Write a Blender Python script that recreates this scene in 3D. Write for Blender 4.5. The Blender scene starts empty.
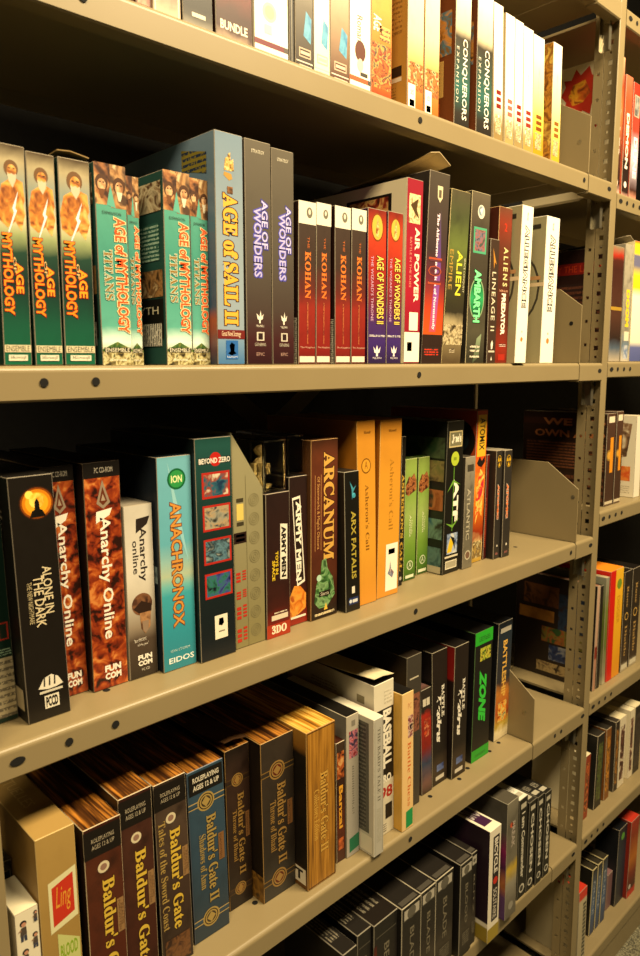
import bpy, bmesh, math, random
from mathutils import Vector, Matrix
random.seed(7)
scene = bpy.context.scene
COL = scene.collection

# ------------------------------------------------------------------ colours and materials
def lin(c):
    if isinstance(c, str):
        c = c.lstrip('#'); c = [int(c[i:i+2], 16)/255 for i in (0, 2, 4)]
    return tuple(x/12.92 if x <= .04045 else ((x+.055)/1.055)**2.4 for x in c) + (1.0,)
MC = {}
def newmat(key):
    m = bpy.data.materials.new(key); m.use_nodes = True
    return m, m.node_tree, m.node_tree.nodes['Principled BSDF']
def M(c, rough=.42, metal=0.0, spec=.4):
    k = ('M', c, rough, metal, spec)
    if k not in MC:
        m, nt, p = newmat('ink_' + c.lstrip('#'))
        p.inputs['Base Color'].default_value = lin(c); p.inputs['Roughness'].default_value = rough
        p.inputs['Metallic'].default_value = metal; p.inputs['Specular IOR Level'].default_value = spec
        n = nt.nodes.new('ShaderNodeTexNoise'); n.inputs['Scale'].default_value = 60
        tc = nt.nodes.new('ShaderNodeTexCoord'); nt.links.new(tc.outputs['Object'], n.inputs['Vector'])
        mr = nt.nodes.new('ShaderNodeMapRange'); mr.inputs['To Min'].default_value = max(0, rough-.07); mr.inputs['To Max'].default_value = rough+.07
        nt.links.new(n.outputs['Fac'], mr.inputs['Value']); nt.links.new(mr.outputs['Result'], p.inputs['Roughness'])
        MC[k] = m
    return MC[k]
def grad(stops, noise=.15, scale=40, rough=.4, axis=1, dark='#000000', detail=4):
    """printed paper: colour stops running up the printed face, mottled with noise"""
    k = ('G', tuple(stops), noise, scale, rough, axis, dark)
    if k not in MC:
        m, nt, p = newmat('printed_card')
        tc = nt.nodes.new('ShaderNodeTexCoord'); sx = nt.nodes.new('ShaderNodeSeparateXYZ')
        nt.links.new(tc.outputs['UV'], sx.inputs[0])
        r = nt.nodes.new('ShaderNodeValToRGB'); cr = r.color_ramp
        st = sorted(stops)
        while len(cr.elements) < len(st): cr.elements.new(.5)
        for e, (pos, c) in zip(cr.elements, st): e.position = pos; e.color = lin(c)
        n = nt.nodes.new('ShaderNodeTexNoise'); n.inputs['Scale'].default_value = scale; n.inputs['Detail'].default_value = detail
        nt.links.new(tc.outputs['Object'], n.inputs['Vector'])
        # noise wobbles the ramp position and mottles the tone
        ma = nt.nodes.new('ShaderNodeMath'); ma.operation = 'MULTIPLY_ADD'
        ma.inputs[1].default_value = noise*.5; nt.links.new(n.outputs['Fac'], ma.inputs[0])
        sb = nt.nodes.new('ShaderNodeMath'); sb.operation = 'SUBTRACT'; sb.inputs[1].default_value = noise*.25
        nt.links.new(sx.outputs[axis], sb.inputs[0]); nt.links.new(sb.outputs[0], ma.inputs[2])
        nt.links.new(ma.outputs[0], r.inputs[0])
        mx = nt.nodes.new('ShaderNodeMix'); mx.data_type = 'RGBA'
        mr = nt.nodes.new('ShaderNodeMapRange'); mr.inputs['From Min'].default_value = .5; mr.inputs['From Max'].default_value = .8
        mr.inputs['To Max'].default_value = min(1, noise*2.2)
        nt.links.new(n.outputs['Fac'], mr.inputs['Value']); nt.links.new(mr.outputs['Result'], mx.inputs['Factor'])
        nt.links.new(r.outputs[0], mx.inputs['A']); mx.inputs['B'].default_value = lin(dark)
        nt.links.new(mx.outputs['Result'], p.inputs['Base Color'])
        p.inputs['Roughness'].default_value = rough; p.inputs['Specular IOR Level'].default_value = .4
        MC[k] = m
    return MC[k]
def pic(cols, scale=110, seed=0, rough=.4):
    """a printed picture: patches of several colours"""
    k = ('P', tuple(cols), scale, seed)
    if k not in MC:
        m, nt, p = newmat('printed_picture')
        tc = nt.nodes.new('ShaderNodeTexCoord'); mp = nt.nodes.new('ShaderNodeMapping')
        mp.inputs['Location'].default_value = (seed*3.1, seed*1.7, seed*2.3)
        nt.links.new(tc.outputs['Object'], mp.inputs['Vector'])
        n = nt.nodes.new('ShaderNodeTexNoise'); n.inputs['Scale'].default_value = scale; n.inputs['Detail'].default_value = 3
        n.inputs['Distortion'].default_value = .8
        nt.links.new(mp.outputs[0], n.inputs['Vector'])
        r = nt.nodes.new('ShaderNodeValToRGB'); cr = r.color_ramp; cr.interpolation = 'LINEAR'
        while len(cr.elements) < len(cols): cr.elements.new(.5)
        N = len(cols)
        for i, (e, c) in enumerate(zip(cr.elements, cols)): e.position = .34 + .32*i/max(1, N-1); e.color = lin(c)
        nt.links.new(n.outputs['Fac'], r.inputs[0]); nt.links.new(r.outputs[0], p.inputs['Base Color'])
        p.inputs['Roughness'].default_value = rough
        MC[k] = m
    return MC[k]
def lines(bg, fg, n=14, rough=.5, axis=1, duty=.5):
    """rows of small print"""
    k = ('L', bg, fg, n, axis, duty)
    if k not in MC:
        m, nt, p = newmat('small_print')
        tc = nt.nodes.new('ShaderNodeTexCoord'); sx = nt.nodes.new('ShaderNodeSeparateXYZ'); nt.links.new(tc.outputs['UV'], sx.inputs[0])
        a = nt.nodes.new('ShaderNodeMath'); a.operation = 'MULTIPLY'; a.inputs[1].default_value = n; nt.links.new(sx.outputs[axis], a.inputs[0])
        f = nt.nodes.new('ShaderNodeMath'); f.operation = 'FRACT'; nt.links.new(a.outputs[0], f.inputs[0])
        g = nt.nodes.new('ShaderNodeMath'); g.operation = 'LESS_THAN'; g.inputs[1].default_value = duty; nt.links.new(f.outputs[0], g.inputs[0])
        no = nt.nodes.new('ShaderNodeTexNoise'); no.inputs['Scale'].default_value = 350; nt.links.new(tc.outputs['Object'], no.inputs['Vector'])
        h = nt.nodes.new('ShaderNodeMath'); h.operation = 'GREATER_THAN'; h.inputs[1].default_value = .44; nt.links.new(no.outputs['Fac'], h.inputs[0])
        q = nt.nodes.new('ShaderNodeMath'); q.operation = 'MULTIPLY'; nt.links.new(g.outputs[0], q.inputs[0]); nt.links.new(h.outputs[0], q.inputs[1])
        mx = nt.nodes.new('ShaderNodeMix'); mx.data_type = 'RGBA'; nt.links.new(q.outputs[0], mx.inputs['Factor'])
        mx.inputs['A'].default_value = lin(bg); mx.inputs['B'].default_value = lin(fg)
        nt.links.new(mx.outputs['Result'], p.inputs['Base Color']); p.inputs['Roughness'].default_value = rough
        MC[k] = m
    return MC[k]
def wood_mat(c1, c2, c3):
    k = ('W', c1, c2, c3)
    if k not in MC:
        m, nt, p = newmat('printed_wood_grain')
        tc = nt.nodes.new('ShaderNodeTexCoord'); mp = nt.nodes.new('ShaderNodeMapping'); mp.inputs['Scale'].default_value = (160, 6, 7)
        nt.links.new(tc.outputs['Object'], mp.inputs['Vector'])
        n = nt.nodes.new('ShaderNodeTexNoise'); n.inputs['Scale'].default_value = 1.6; n.inputs['Detail'].default_value = 5; nt.links.new(mp.outputs[0], n.inputs['Vector'])
        r = nt.nodes.new('ShaderNodeValToRGB'); cr = r.color_ramp; cr.elements.new(.5)
        for e, (q, c) in zip(cr.elements, ((.34, c1), (.5, c2), (.66, c3))): e.position = q; e.color = lin(c)
        nt.links.new(n.outputs['Fac'], r.inputs[0]); nt.links.new(r.outputs[0], p.inputs['Base Color']); p.inputs['Roughness'].default_value = .4
        MC[k] = m
    return MC[k]
def glass_mat():
    if 'glass' not in MC:
        m, nt, p = newmat('clear_plastic')
        p.inputs['Base Color'].default_value = (.9, .88, .82, 1); p.inputs['Roughness'].default_value = .06
        p.inputs['Transmission Weight'].default_value = 1.0; p.inputs['IOR'].default_value = 1.42
        MC['glass'] = m
    return MC['glass']
def steel_paint():
    if 'steel' not in MC:
        m, nt, p = newmat('putty_enamel_steel')
        tc = nt.nodes.new('ShaderNodeTexCoord'); n = nt.nodes.new('ShaderNodeTexNoise'); n.inputs['Scale'].default_value = 9; n.inputs['Detail'].default_value = 6
        nt.links.new(tc.outputs['Object'], n.inputs['Vector'])
        r = nt.nodes.new('ShaderNodeValToRGB'); r.color_ramp.elements[0].color = lin('#827352'); r.color_ramp.elements[1].color = lin('#8b7c5b')
        nt.links.new(n.outputs['Fac'], r.inputs[0]); nt.links.new(r.outputs[0], p.inputs['Base Color'])
        n2 = nt.nodes.new('ShaderNodeTexNoise'); n2.inputs['Scale'].default_value = 900
        nt.links.new(tc.outputs['Object'], n2.inputs['Vector'])
        bp = nt.nodes.new('ShaderNodeBump'); bp.inputs['Strength'].default_value = .04; bp.inputs['Distance'].default_value = .0004
        nt.links.new(n2.outputs['Fac'], bp.inputs['Height']); nt.links.new(bp.outputs[0], p.inputs['Normal'])
        p.inputs['Roughness'].default_value = .42; p.inputs['Specular IOR Level'].default_value = .45
        MC['steel'] = m
    return MC['steel']

# ------------------------------------------------------------------ text in the default font (serif letters: mathematical bold alphabet)
def sb(s):
    o = ''
    for ch in s:
        if 'A' <= ch <= 'Z': o += chr(0x1D400+ord(ch)-65)
        elif 'a' <= ch <= 'z': o += chr(0x1D41A+ord(ch)-97)
        elif '0' <= ch <= '9': o += chr(0x1D7CE+ord(ch)-48)
        else: o += ch
    return o
def si(s):
    return ''.join(chr(0x1D468+ord(c)-65) if 'A' <= c <= 'Z' else chr(0x1D482+ord(c)-97) if 'a' <= c <= 'z' else c for c in s)
def fr(s):
    return ''.join(chr(0x1D56C+ord(c)-65) if 'A' <= c <= 'Z' else chr(0x1D586+ord(c)-97) if 'a' <= c <= 'z' else c for c in s)
TC = {}
def glyphs(s, off=0.0, space=1.0):
    k = (s, off, space)
    if k not in TC:
        c = bpy.data.curves.new('lettering', 'FONT'); c.body = s; c.resolution_u = 2; c.offset = off; c.space_character = space
        c.space_line = .85; c.align_x = 'CENTER'
        o = bpy.data.objects.new('lettering', c); COL.objects.link(o)
        m = bpy.data.meshes.new_from_object(o)
        TC[k] = ([v.co.to_2d() for v in m.vertices], [tuple(p.vertices) for p in m.polygons])
        bpy.data.objects.remove(o); bpy.data.curves.remove(c); bpy.data.meshes.remove(m)
    return TC[k]

# ------------------------------------------------------------------ object helpers
def tag(o, label=None, cat=None, group=None, kind=None):
    if label: o['label'] = label
    if cat: o['category'] = cat
    if group: o['group'] = group
    if kind: o['kind'] = kind
    return o
def mesh_obj(name, bm, mats, parent=None, loc=None, smooth=False):
    me = bpy.data.meshes.new(name); bm.normal_update(); bm.to_mesh(me); bm.free()
    for m in (mats if isinstance(mats, (list, tuple)) else [mats]): me.materials.append(m)
    if smooth:
        for p in me.polygons: p.use_smooth = True
    o = bpy.data.objects.new(name, me); COL.objects.link(o)
    if parent: o.parent = parent
    if loc: o.location = loc
    return o
def add_box(bm, x0, y0, z0, x1, y1, z1, mi=0):
    v = [bm.verts.new(p) for p in ((x0,y0,z0),(x1,y0,z0),(x1,y1,z0),(x0,y1,z0),(x0,y0,z1),(x1,y0,z1),(x1,y1,z1),(x0,y1,z1))]
    for q in ((0,1,5,4),(1,2,6,5),(2,3,7,6),(3,0,4,7),(4,5,6,7),(3,2,1,0)):
        f = bm.faces.new([v[i] for i in q]); f.material_index = mi
def bevel_all(bm, off, seg=1):
    bmesh.ops.bevel(bm, geom=list(bm.edges), offset=off, segments=seg, affect='EDGES', clamp_overlap=True)
def thicken(bm, vec):
    r = bmesh.ops.extrude_face_region(bm, geom=list(bm.faces)); bmesh.ops.translate(bm, verts=[v for v in r['geom'] if isinstance(v, bmesh.types.BMVert)], vec=vec)
    bmesh.ops.recalc_face_normals(bm, faces=list(bm.faces))
def prism_x(bm, prof, x0, x1, mi=0):
    """profile in (y,z), extruded along x"""
    a = [bm.verts.new((x0, y, z)) for y, z in prof]; b = [bm.verts.new((x1, y, z)) for y, z in prof]
    n = len(prof)
    fs = [bm.faces.new(a), bm.faces.new(b[::-1])] + [bm.faces.new((a[(i+1) % n], a[i], b[i], b[(i+1) % n])) for i in range(n)]
    for f in fs: f.material_index = mi
    bmesh.ops.recalc_face_normals(bm, faces=fs)

SUBS = {'sticker_lettering', 'rating_lettering', 'badge_lettering', 'red_label', 'toy_figure'}
HOSTS = {'sticker', 'clear_plastic_dome', 'rating_sticker', 'badge'}
# measured boxes: shelf, left and right edge at the foot, left and right edge at the head, setback, height, depth (metres)
DIM = {
 'aom1': ['S2', 0.2539, 0.2793, 0.2596, 0.285, 0.012, 0.1934, 0.135],
 'aom2': ['S2', 0.2831, 0.3095, 0.2858, 0.3122, 0.012, 0.1909, 0.135],
 'aom3': ['S2', 0.3118, 0.343, 0.3156, 0.3469, 0.012, 0.1915, 0.135],
 'tit1': ['S2', 0.3506, 0.384, 0.3514, 0.3848, 0.012, 0.1936, 0.135],
 'tit2': ['S2', 0.3925, 0.4067, 0.3954, 0.4096, 0.03, 0.191, 0.135],
 'tit3': ['S2', 0.425, 0.4572, 0.4281, 0.4602, 0.012, 0.1996, 0.135],
 'tit4': ['S2', 0.4627, 0.4861, 0.4659, 0.4893, 0.02, 0.199, 0.135],
 'aos': ['S2', 0.4869, 0.5252, 0.4902, 0.5285, 0.006, 0.2499, 0.21],
 'aow1': ['S2', 0.5287, 0.5665, 0.5312, 0.5691, 0.006, 0.2497, 0.2],
 'aow2': ['S2', 0.5693, 0.6038, 0.5719, 0.6065, 0.008, 0.2476, 0.2],
 'con1': ['S2', 0.6124, 0.6416, 0.6157, 0.6449, 0.01, 0.1961, 0.135],
 'con2': ['S2', 0.6426, 0.6681, 0.6457, 0.6712, 0.01, 0.198, 0.135],
 'con3': ['S2', 0.6771, 0.7058, 0.6779, 0.7066, 0.01, 0.1987, 0.135],
 'con4': ['S2', 0.707, 0.7349, 0.7091, 0.737, 0.01, 0.1998, 0.135],
 'awo1': ['S2', 0.7401, 0.7774, 0.7401, 0.7774, 0.01, 0.205, 0.135],
 'awo2': ['S2', 0.7783, 0.8103, 0.7808, 0.8128, 0.01, 0.2061, 0.135],
 'air': ['S2', 0.8111, 0.8468, 0.8161, 0.8518, 0.006, 0.255, 0.2],
 'ahr': ['S2', 0.8546, 0.9027, 0.8694, 0.9175, 0.008, 0.2744, 0.2],
 'alien': ['S2', 0.9062, 0.9553, 0.9248, 0.9739, 0.01, 0.258, 0.135],
 'mam': ['S2', 0.9664, 1.0167, 0.9747, 1.025, 0.008, 0.2624, 0.135],
 'lin': ['S2', 1.0226, 1.0478, 1.0258, 1.051, 0.006, 0.1967, 0.135],
 'avp': ['S2', 1.0532, 1.0925, 1.0575, 1.0968, 0.012, 0.2516, 0.2],
 'cc1': ['S2', 1.0933, 1.1283, 1.1025, 1.1375, -0.003, 0.2577, 0.135],
 'cc2': ['S2', 1.1926, 1.238, 1.1986, 1.2439, 0.006, 0.2546, 0.135],
 't_red': ['S1', 0.4053, 0.422, 0.4053, 0.422, 0.012, 0.19, 0.2],
 't_clear': ['S1', 0.4243, 0.4569, 0.4243, 0.4569, 0.012, 0.19, 0.135],
 't_black': ['S1', 0.4593, 0.4969, 0.4593, 0.4969, 0.012, 0.2, 0.135],
 't_bund': ['S1', 0.5008, 0.5505, 0.5008, 0.5505, 0.012, 0.23, 0.2],
 't_white1': ['S1', 0.5533, 0.6039, 0.5533, 0.6039, 0.012, 0.23, 0.2],
 't_slim': ['S1', 0.6055, 0.6133, 0.6055, 0.6133, 0.012, 0.19, 0.135],
 't_pic1': ['S1', 0.6149, 0.644, 0.6149, 0.644, 0.012, 0.23, 0.2],
 't_pic2': ['S1', 0.6448, 0.6719, 0.6448, 0.6719, 0.012, 0.23, 0.2],
 't_pic3': ['S1', 0.6728, 0.7061, 0.6728, 0.7061, 0.012, 0.23, 0.2],
 't_white2': ['S1', 0.7069, 0.7459, 0.7069, 0.7459, 0.012, 0.23, 0.2],
 't_orange': ['S1', 0.7469, 0.7877, 0.7469, 0.7877, 0.012, 0.22, 0.2],
 't_rise1': ['S1', 0.8202, 0.8554, 0.8202, 0.8554, 0.012, 0.22, 0.2],
 't_rise2': ['S1', 0.8577, 0.8912, 0.8577, 0.8912, 0.012, 0.22, 0.2],
 't_conq1': ['S1', 0.9286, 0.9668, 0.9286, 0.9668, 0.012, 0.2, 0.135],
 't_conq2': ['S1', 0.9851, 1.0266, 0.9826, 1.0241, 0.012, 0.2, 0.135],
 't_w3': ['S1', 1.0333, 1.0593, 1.0249, 1.051, 0.012, 0.1986, 0.135],
 't_w4': ['S1', 1.0651, 1.0918, 1.0585, 1.0851, 0.012, 0.1934, 0.135],
 't_w5': ['S1', 1.0933, 1.1185, 1.0859, 1.1112, 0.012, 0.1926, 0.135],
 't_w6': ['S1', 1.1211, 1.1507, 1.112, 1.1416, 0.012, 0.1903, 0.135],
 't_y1': ['S1', 1.1517, 1.1869, 1.1427, 1.1779, 0.012, 0.1872, 0.135],
 't_y2': ['S1', 1.2127, 1.2428, 1.2077, 1.2378, 0.012, 0.1931, 0.135],
 'green0': ['S3', 0.2265, 0.2581, 0.2228, 0.2543, 0.0538, 0.2622, 0.2],
 'mw': ['S3', 0.2593, 0.3036, 0.2552, 0.2995, 0.0308, 0.2526, 0.2],
 'ao1': ['S3', 0.3044, 0.3394, 0.3009, 0.3359, 0.0628, 0.2547, 0.2],
 'ao2': ['S3', 0.3404, 0.3827, 0.3422, 0.3845, 0.0527, 0.2556, 0.2],
 'ao3': ['S3', 0.3844, 0.4206, 0.3855, 0.4217, 0.0511, 0.2036, 0.135],
 'ana': ['S3', 0.4233, 0.469, 0.4244, 0.4702, 0.0422, 0.2554, 0.2],
 'scr': ['S3', 0.4711, 0.5238, 0.471, 0.5238, 0.0349, 0.2735, 0.2],
 'mag': ['S3', 0.5271, 0.5759, 0.528, 0.5768, 0.0397, 0.2775, 0.2],
 'arm1': ['S3', 0.5767, 0.6172, 0.5785, 0.6191, 0.0378, 0.1943, 0.13],
 'arm2': ['S3', 0.6303, 0.6633, 0.6321, 0.665, 0.0531, 0.2088, 0.13],
 'arc': ['S3', 0.6641, 0.7163, 0.6675, 0.7197, 0.0469, 0.2559, 0.2],
 'arx': ['S3', 0.7247, 0.7552, 0.7213, 0.7517, 0.0366, 0.2077, 0.135],
 'ash1': ['S3', 0.7597, 0.799, 0.7542, 0.7936, 0.0437, 0.2774, 0.2],
 'ash2': ['S3', 0.8031, 0.8529, 0.8097, 0.8595, 0.0468, 0.276, 0.2],
 'ash3': ['S3', 0.8775, 0.8875, 0.8846, 0.8947, 0.0668, 0.2446, 0.135],
 'gr1': ['S3', 0.9028, 0.9333, 0.9052, 0.9357, 0.0765, 0.205, 0.135],
 'gr2': ['S3', 0.9476, 0.9778, 0.9502, 0.9805, 0.085, 0.203, 0.135],
 'atf': ['S3', 0.9786, 1.0253, 0.9868, 1.0336, 0.0536, 0.2631, 0.2],
 'sil': ['S3', 1.0317, 1.0605, 1.0352, 1.0639, 0.0497, 0.1989, 0.135],
 'fire': ['S3', 1.0761, 1.1093, 1.0848, 1.1181, 0.0621, 0.2764, 0.2],
 'dred': ['S3', 1.1138, 1.1226, 1.1189, 1.1277, 0.0618, 0.1949, 0.135],
 'nuk1': ['S3', 1.1272, 1.1472, 1.1285, 1.1485, 0.0483, 0.2023, 0.135],
 'nuk2': ['S3', 1.1492, 1.1746, 1.1496, 1.175, 0.0441, 0.2012, 0.135],
 'tan': ['S4', 0.2478, 0.2891, 0.2478, 0.2891, 0.008, 0.2691, 0.2],
 'bg1': ['S4', 0.2968, 0.3402, 0.2968, 0.3402, 0.006, 0.2564, 0.2],
 'bg2': ['S4', 0.3409, 0.3823, 0.3409, 0.3823, 0.012, 0.2689, 0.2],
 'bg3': ['S4', 0.4006, 0.4449, 0.3976, 0.4419, 0.0348, 0.2505, 0.2],
 'soa': ['S4', 0.4537, 0.5085, 0.4498, 0.5046, 0.0444, 0.2399, 0.2],
 'tob1': ['S4', 0.5204, 0.5603, 0.5184, 0.5584, 0.0595, 0.2356, 0.2],
 'tob2': ['S4', 0.5632, 0.6217, 0.5616, 0.62, 0.0381, 0.2376, 0.2],
 'wood': ['S4', 0.6224, 0.6787, 0.6217, 0.6779, 0.0132, 0.2402, 0.2],
 'trump': ['S4', 0.6935, 0.7116, 0.6922, 0.7102, 0.0259, 0.1926, 0.135],
 'grey': ['S4', 0.7124, 0.7389, 0.711, 0.7375, 0.023, 0.2281, 0.2],
 'hard': ['S4', 0.7424, 0.764, 0.7404, 0.7621, -0.0045, 0.2229, 0.2],
 'base': ['S4', 0.7728, 0.8182, 0.769, 0.8144, 0.0209, 0.2578, 0.2],
 'chess': ['S4', 0.819, 0.8469, 0.8156, 0.8435, 0.0043, 0.234, 0.2],
 'gry2': ['S4', 0.866, 0.904, 0.866, 0.904, 0.0366, 0.2689, 0.2],
 'redb': ['S4', 0.9202, 0.9486, 0.9117, 0.9401, 0.0439, 0.1948, 0.135],
 'drk1': ['S4', 0.9524, 0.9956, 0.945, 0.9883, 0.0463, 0.2509, 0.2],
 'drk2': ['S4', 0.9964, 1.0383, 0.9984, 1.0404, 0.0371, 0.249, 0.2],
 'zubr': ['S4', 1.0662, 1.123, 1.0708, 1.1275, 0.0435, 0.2526, 0.2],
 'col': ['S4', 1.1637, 1.2136, 1.1699, 1.2198, 0.0574, 0.2418, 0.2],
 'c1': ['S5', 0.6856, 0.7162, 0.6856, 0.7162, 0.006, 0.187, 0.135],
 'c2': ['S5', 0.728, 0.76, 0.728, 0.76, 0.016, 0.187, 0.135],
 'c3': ['S5', 0.7608, 0.8189, 0.7608, 0.8189, 0.011, 0.187, 0.135],
 'c4': ['S5', 0.8197, 0.8697, 0.8197, 0.8697, 0.003, 0.187, 0.135],
 'c5': ['S5', 0.8705, 0.9112, 0.8705, 0.9112, 0.004, 0.187, 0.135],
 'c6': ['S5', 0.9126, 0.9642, 0.9126, 0.9642, 0.005, 0.187, 0.135],
 'c7': ['S5', 0.9754, 1.0123, 0.9754, 1.0123, -0.002, 0.187, 0.135],
 'c8': ['S5', 1.0152, 1.0322, 1.0152, 1.0322, 0.002, 0.187, 0.135],
 'bic': ['S5', 1.042, 1.0786, 1.0412, 1.0778, -0.0183, 0.2274, 0.2],
 'colc': ['S5', 1.1132, 1.1524, 1.1099, 1.1492, -0.011, 0.2467, 0.135],
 'dk1': ['S5', 1.1783, 1.2102, 1.1746, 1.2065, 0.0017, 0.2186, 0.135],
 'dk2': ['S5', 1.2112, 1.2391, 1.213, 1.2409, 0.0011, 0.1969, 0.135],
 'dk3': ['S5', 1.2439, 1.2684, 1.2417, 1.2662, -0.001, 0.1968, 0.135],
 'dk4': ['S5', 1.2747, 1.3004, 1.2723, 1.298, -0.0006, 0.1915, 0.135],
 'r1a': ['R1', 1.4697, 1.5057, 1.4657, 1.5017, 0.02, 0.262, 0.2],
 'r1b': ['R1', 1.5152, 1.5462, 1.5112, 1.5422, 0.02, 0.235, 0.2],
 'r1c': ['R1', 1.5512, 1.5855, 1.5472, 1.5815, 0.02, 0.23, 0.2],
 'r2a': ['R2', 1.4795, 1.5313, 1.4755, 1.5273, 0.012, 0.2318, 0.2],
 'r2b': ['R2', 1.5548, 1.5939, 1.5508, 1.5899, 0.02, 0.244, 0.2],
 'r2c': ['R2', 1.598, 1.6576, 1.594, 1.6536, 0.02, 0.255, 0.2],
 'r3a': ['R3', 1.5134, 1.555, 1.5094, 1.551, 0.02, 0.2026, 0.2],
 'r3b': ['R3', 1.5597, 1.5924, 1.5557, 1.5884, 0.02, 0.2048, 0.2],
 'r3c': ['R3', 1.6639, 1.6965, 1.6599, 1.6925, 0.02, 0.19, 0.2],
 'r4a': ['R4', 1.5053, 1.5182, 1.5065, 1.5194, 0.02, 0.246, 0.2],
 'r4b': ['R4', 1.5233, 1.5391, 1.5202, 1.5359, 0.02, 0.2432, 0.2],
 'r4c': ['R4', 1.5532, 1.5682, 1.5492, 1.5642, 0.02, 0.2562, 0.2],
 'r4d': ['R4', 1.5741, 1.642, 1.5701, 1.638, 0.02, 0.2653, 0.2],
 'r4e': ['R4', 1.6495, 1.6895, 1.6455, 1.6855, 0.02, 0.2492, 0.2],
 'r4f': ['R4', 1.6958, 1.7415, 1.6918, 1.7375, 0.02, 0.2484, 0.2],
 'r5a': ['R5', 1.5122, 1.5363, 1.5162, 1.5403, 0.03, 0.16, 0.135],
 'r5b': ['R5', 1.5688, 1.6062, 1.5728, 1.6102, 0.03, 0.188, 0.135],
 'r5c': ['R5', 1.6232, 1.6497, 1.6192, 1.6457, 0.03, 0.188, 0.135],
 'r5d': ['R5', 1.6748, 1.6969, 1.6708, 1.6929, 0.03, 0.188, 0.135],
 'r5e': ['R5', 1.6979, 1.7352, 1.6939, 1.7312, 0.03, 0.188, 0.135],
 'r5f': ['R5', 1.7586, 1.7842, 1.7546, 1.7802, 0.03, 0.188, 0.135],
 'r5g': ['R5', 1.7871, 1.8275, 1.7831, 1.8235, 0.03, 0.188, 0.135],
 'r6a': ['R6', 1.4796, 1.5194, 1.4756, 1.5154, 0.01, 0.1916, 0.135],
 'r6b': ['R6', 1.5832, 1.6074, 1.5872, 1.6114, 0.03, 0.18, 0.135],
 'r6c': ['R6', 1.6125, 1.6344, 1.6165, 1.6384, 0.03, 0.18, 0.135],
 'r6d': ['R6', 1.6396, 1.6676, 1.6436, 1.6716, 0.03, 0.18, 0.135],
 'r6e': ['R6', 1.6954, 1.7255, 1.6994, 1.7295, 0.04, 0.1, 0.135],
 'r6f': ['R6', 1.7263, 1.776, 1.7303, 1.78, 0.03, 0.2168, 0.2],
 'r6g': ['R6', 1.7768, 1.827, 1.7808, 1.831, 0.02, 0.2209, 0.2],
}
FIG = ['S4', 0.2225, 0.2465, 0.2225, 0.2465, 0.008, 0.2, 0.06]
CLEAR = ['S4', 0.2245, 0.2465, 0.2245, 0.2465, 0.075, 0.215, 0.12]
ZS = {'S0': 2.172, 'S1': 1.8484, 'S2': 1.5017, 'S3': 1.1434, 'S4': 0.7634, 'S5': 0.4393, 'S6': 0.095, 'R0': 2.167, 'R1': 1.834, 'R2': 1.5045, 'R3': 1.192, 'R4': 0.768, 'R5': 0.441, 'R6': 0.092}
CAM = [[0.720484, -0.69344, -0.006605], [0.111222, 0.106148, 0.98811], [0.684494, 0.712653, -0.153604]]

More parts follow.
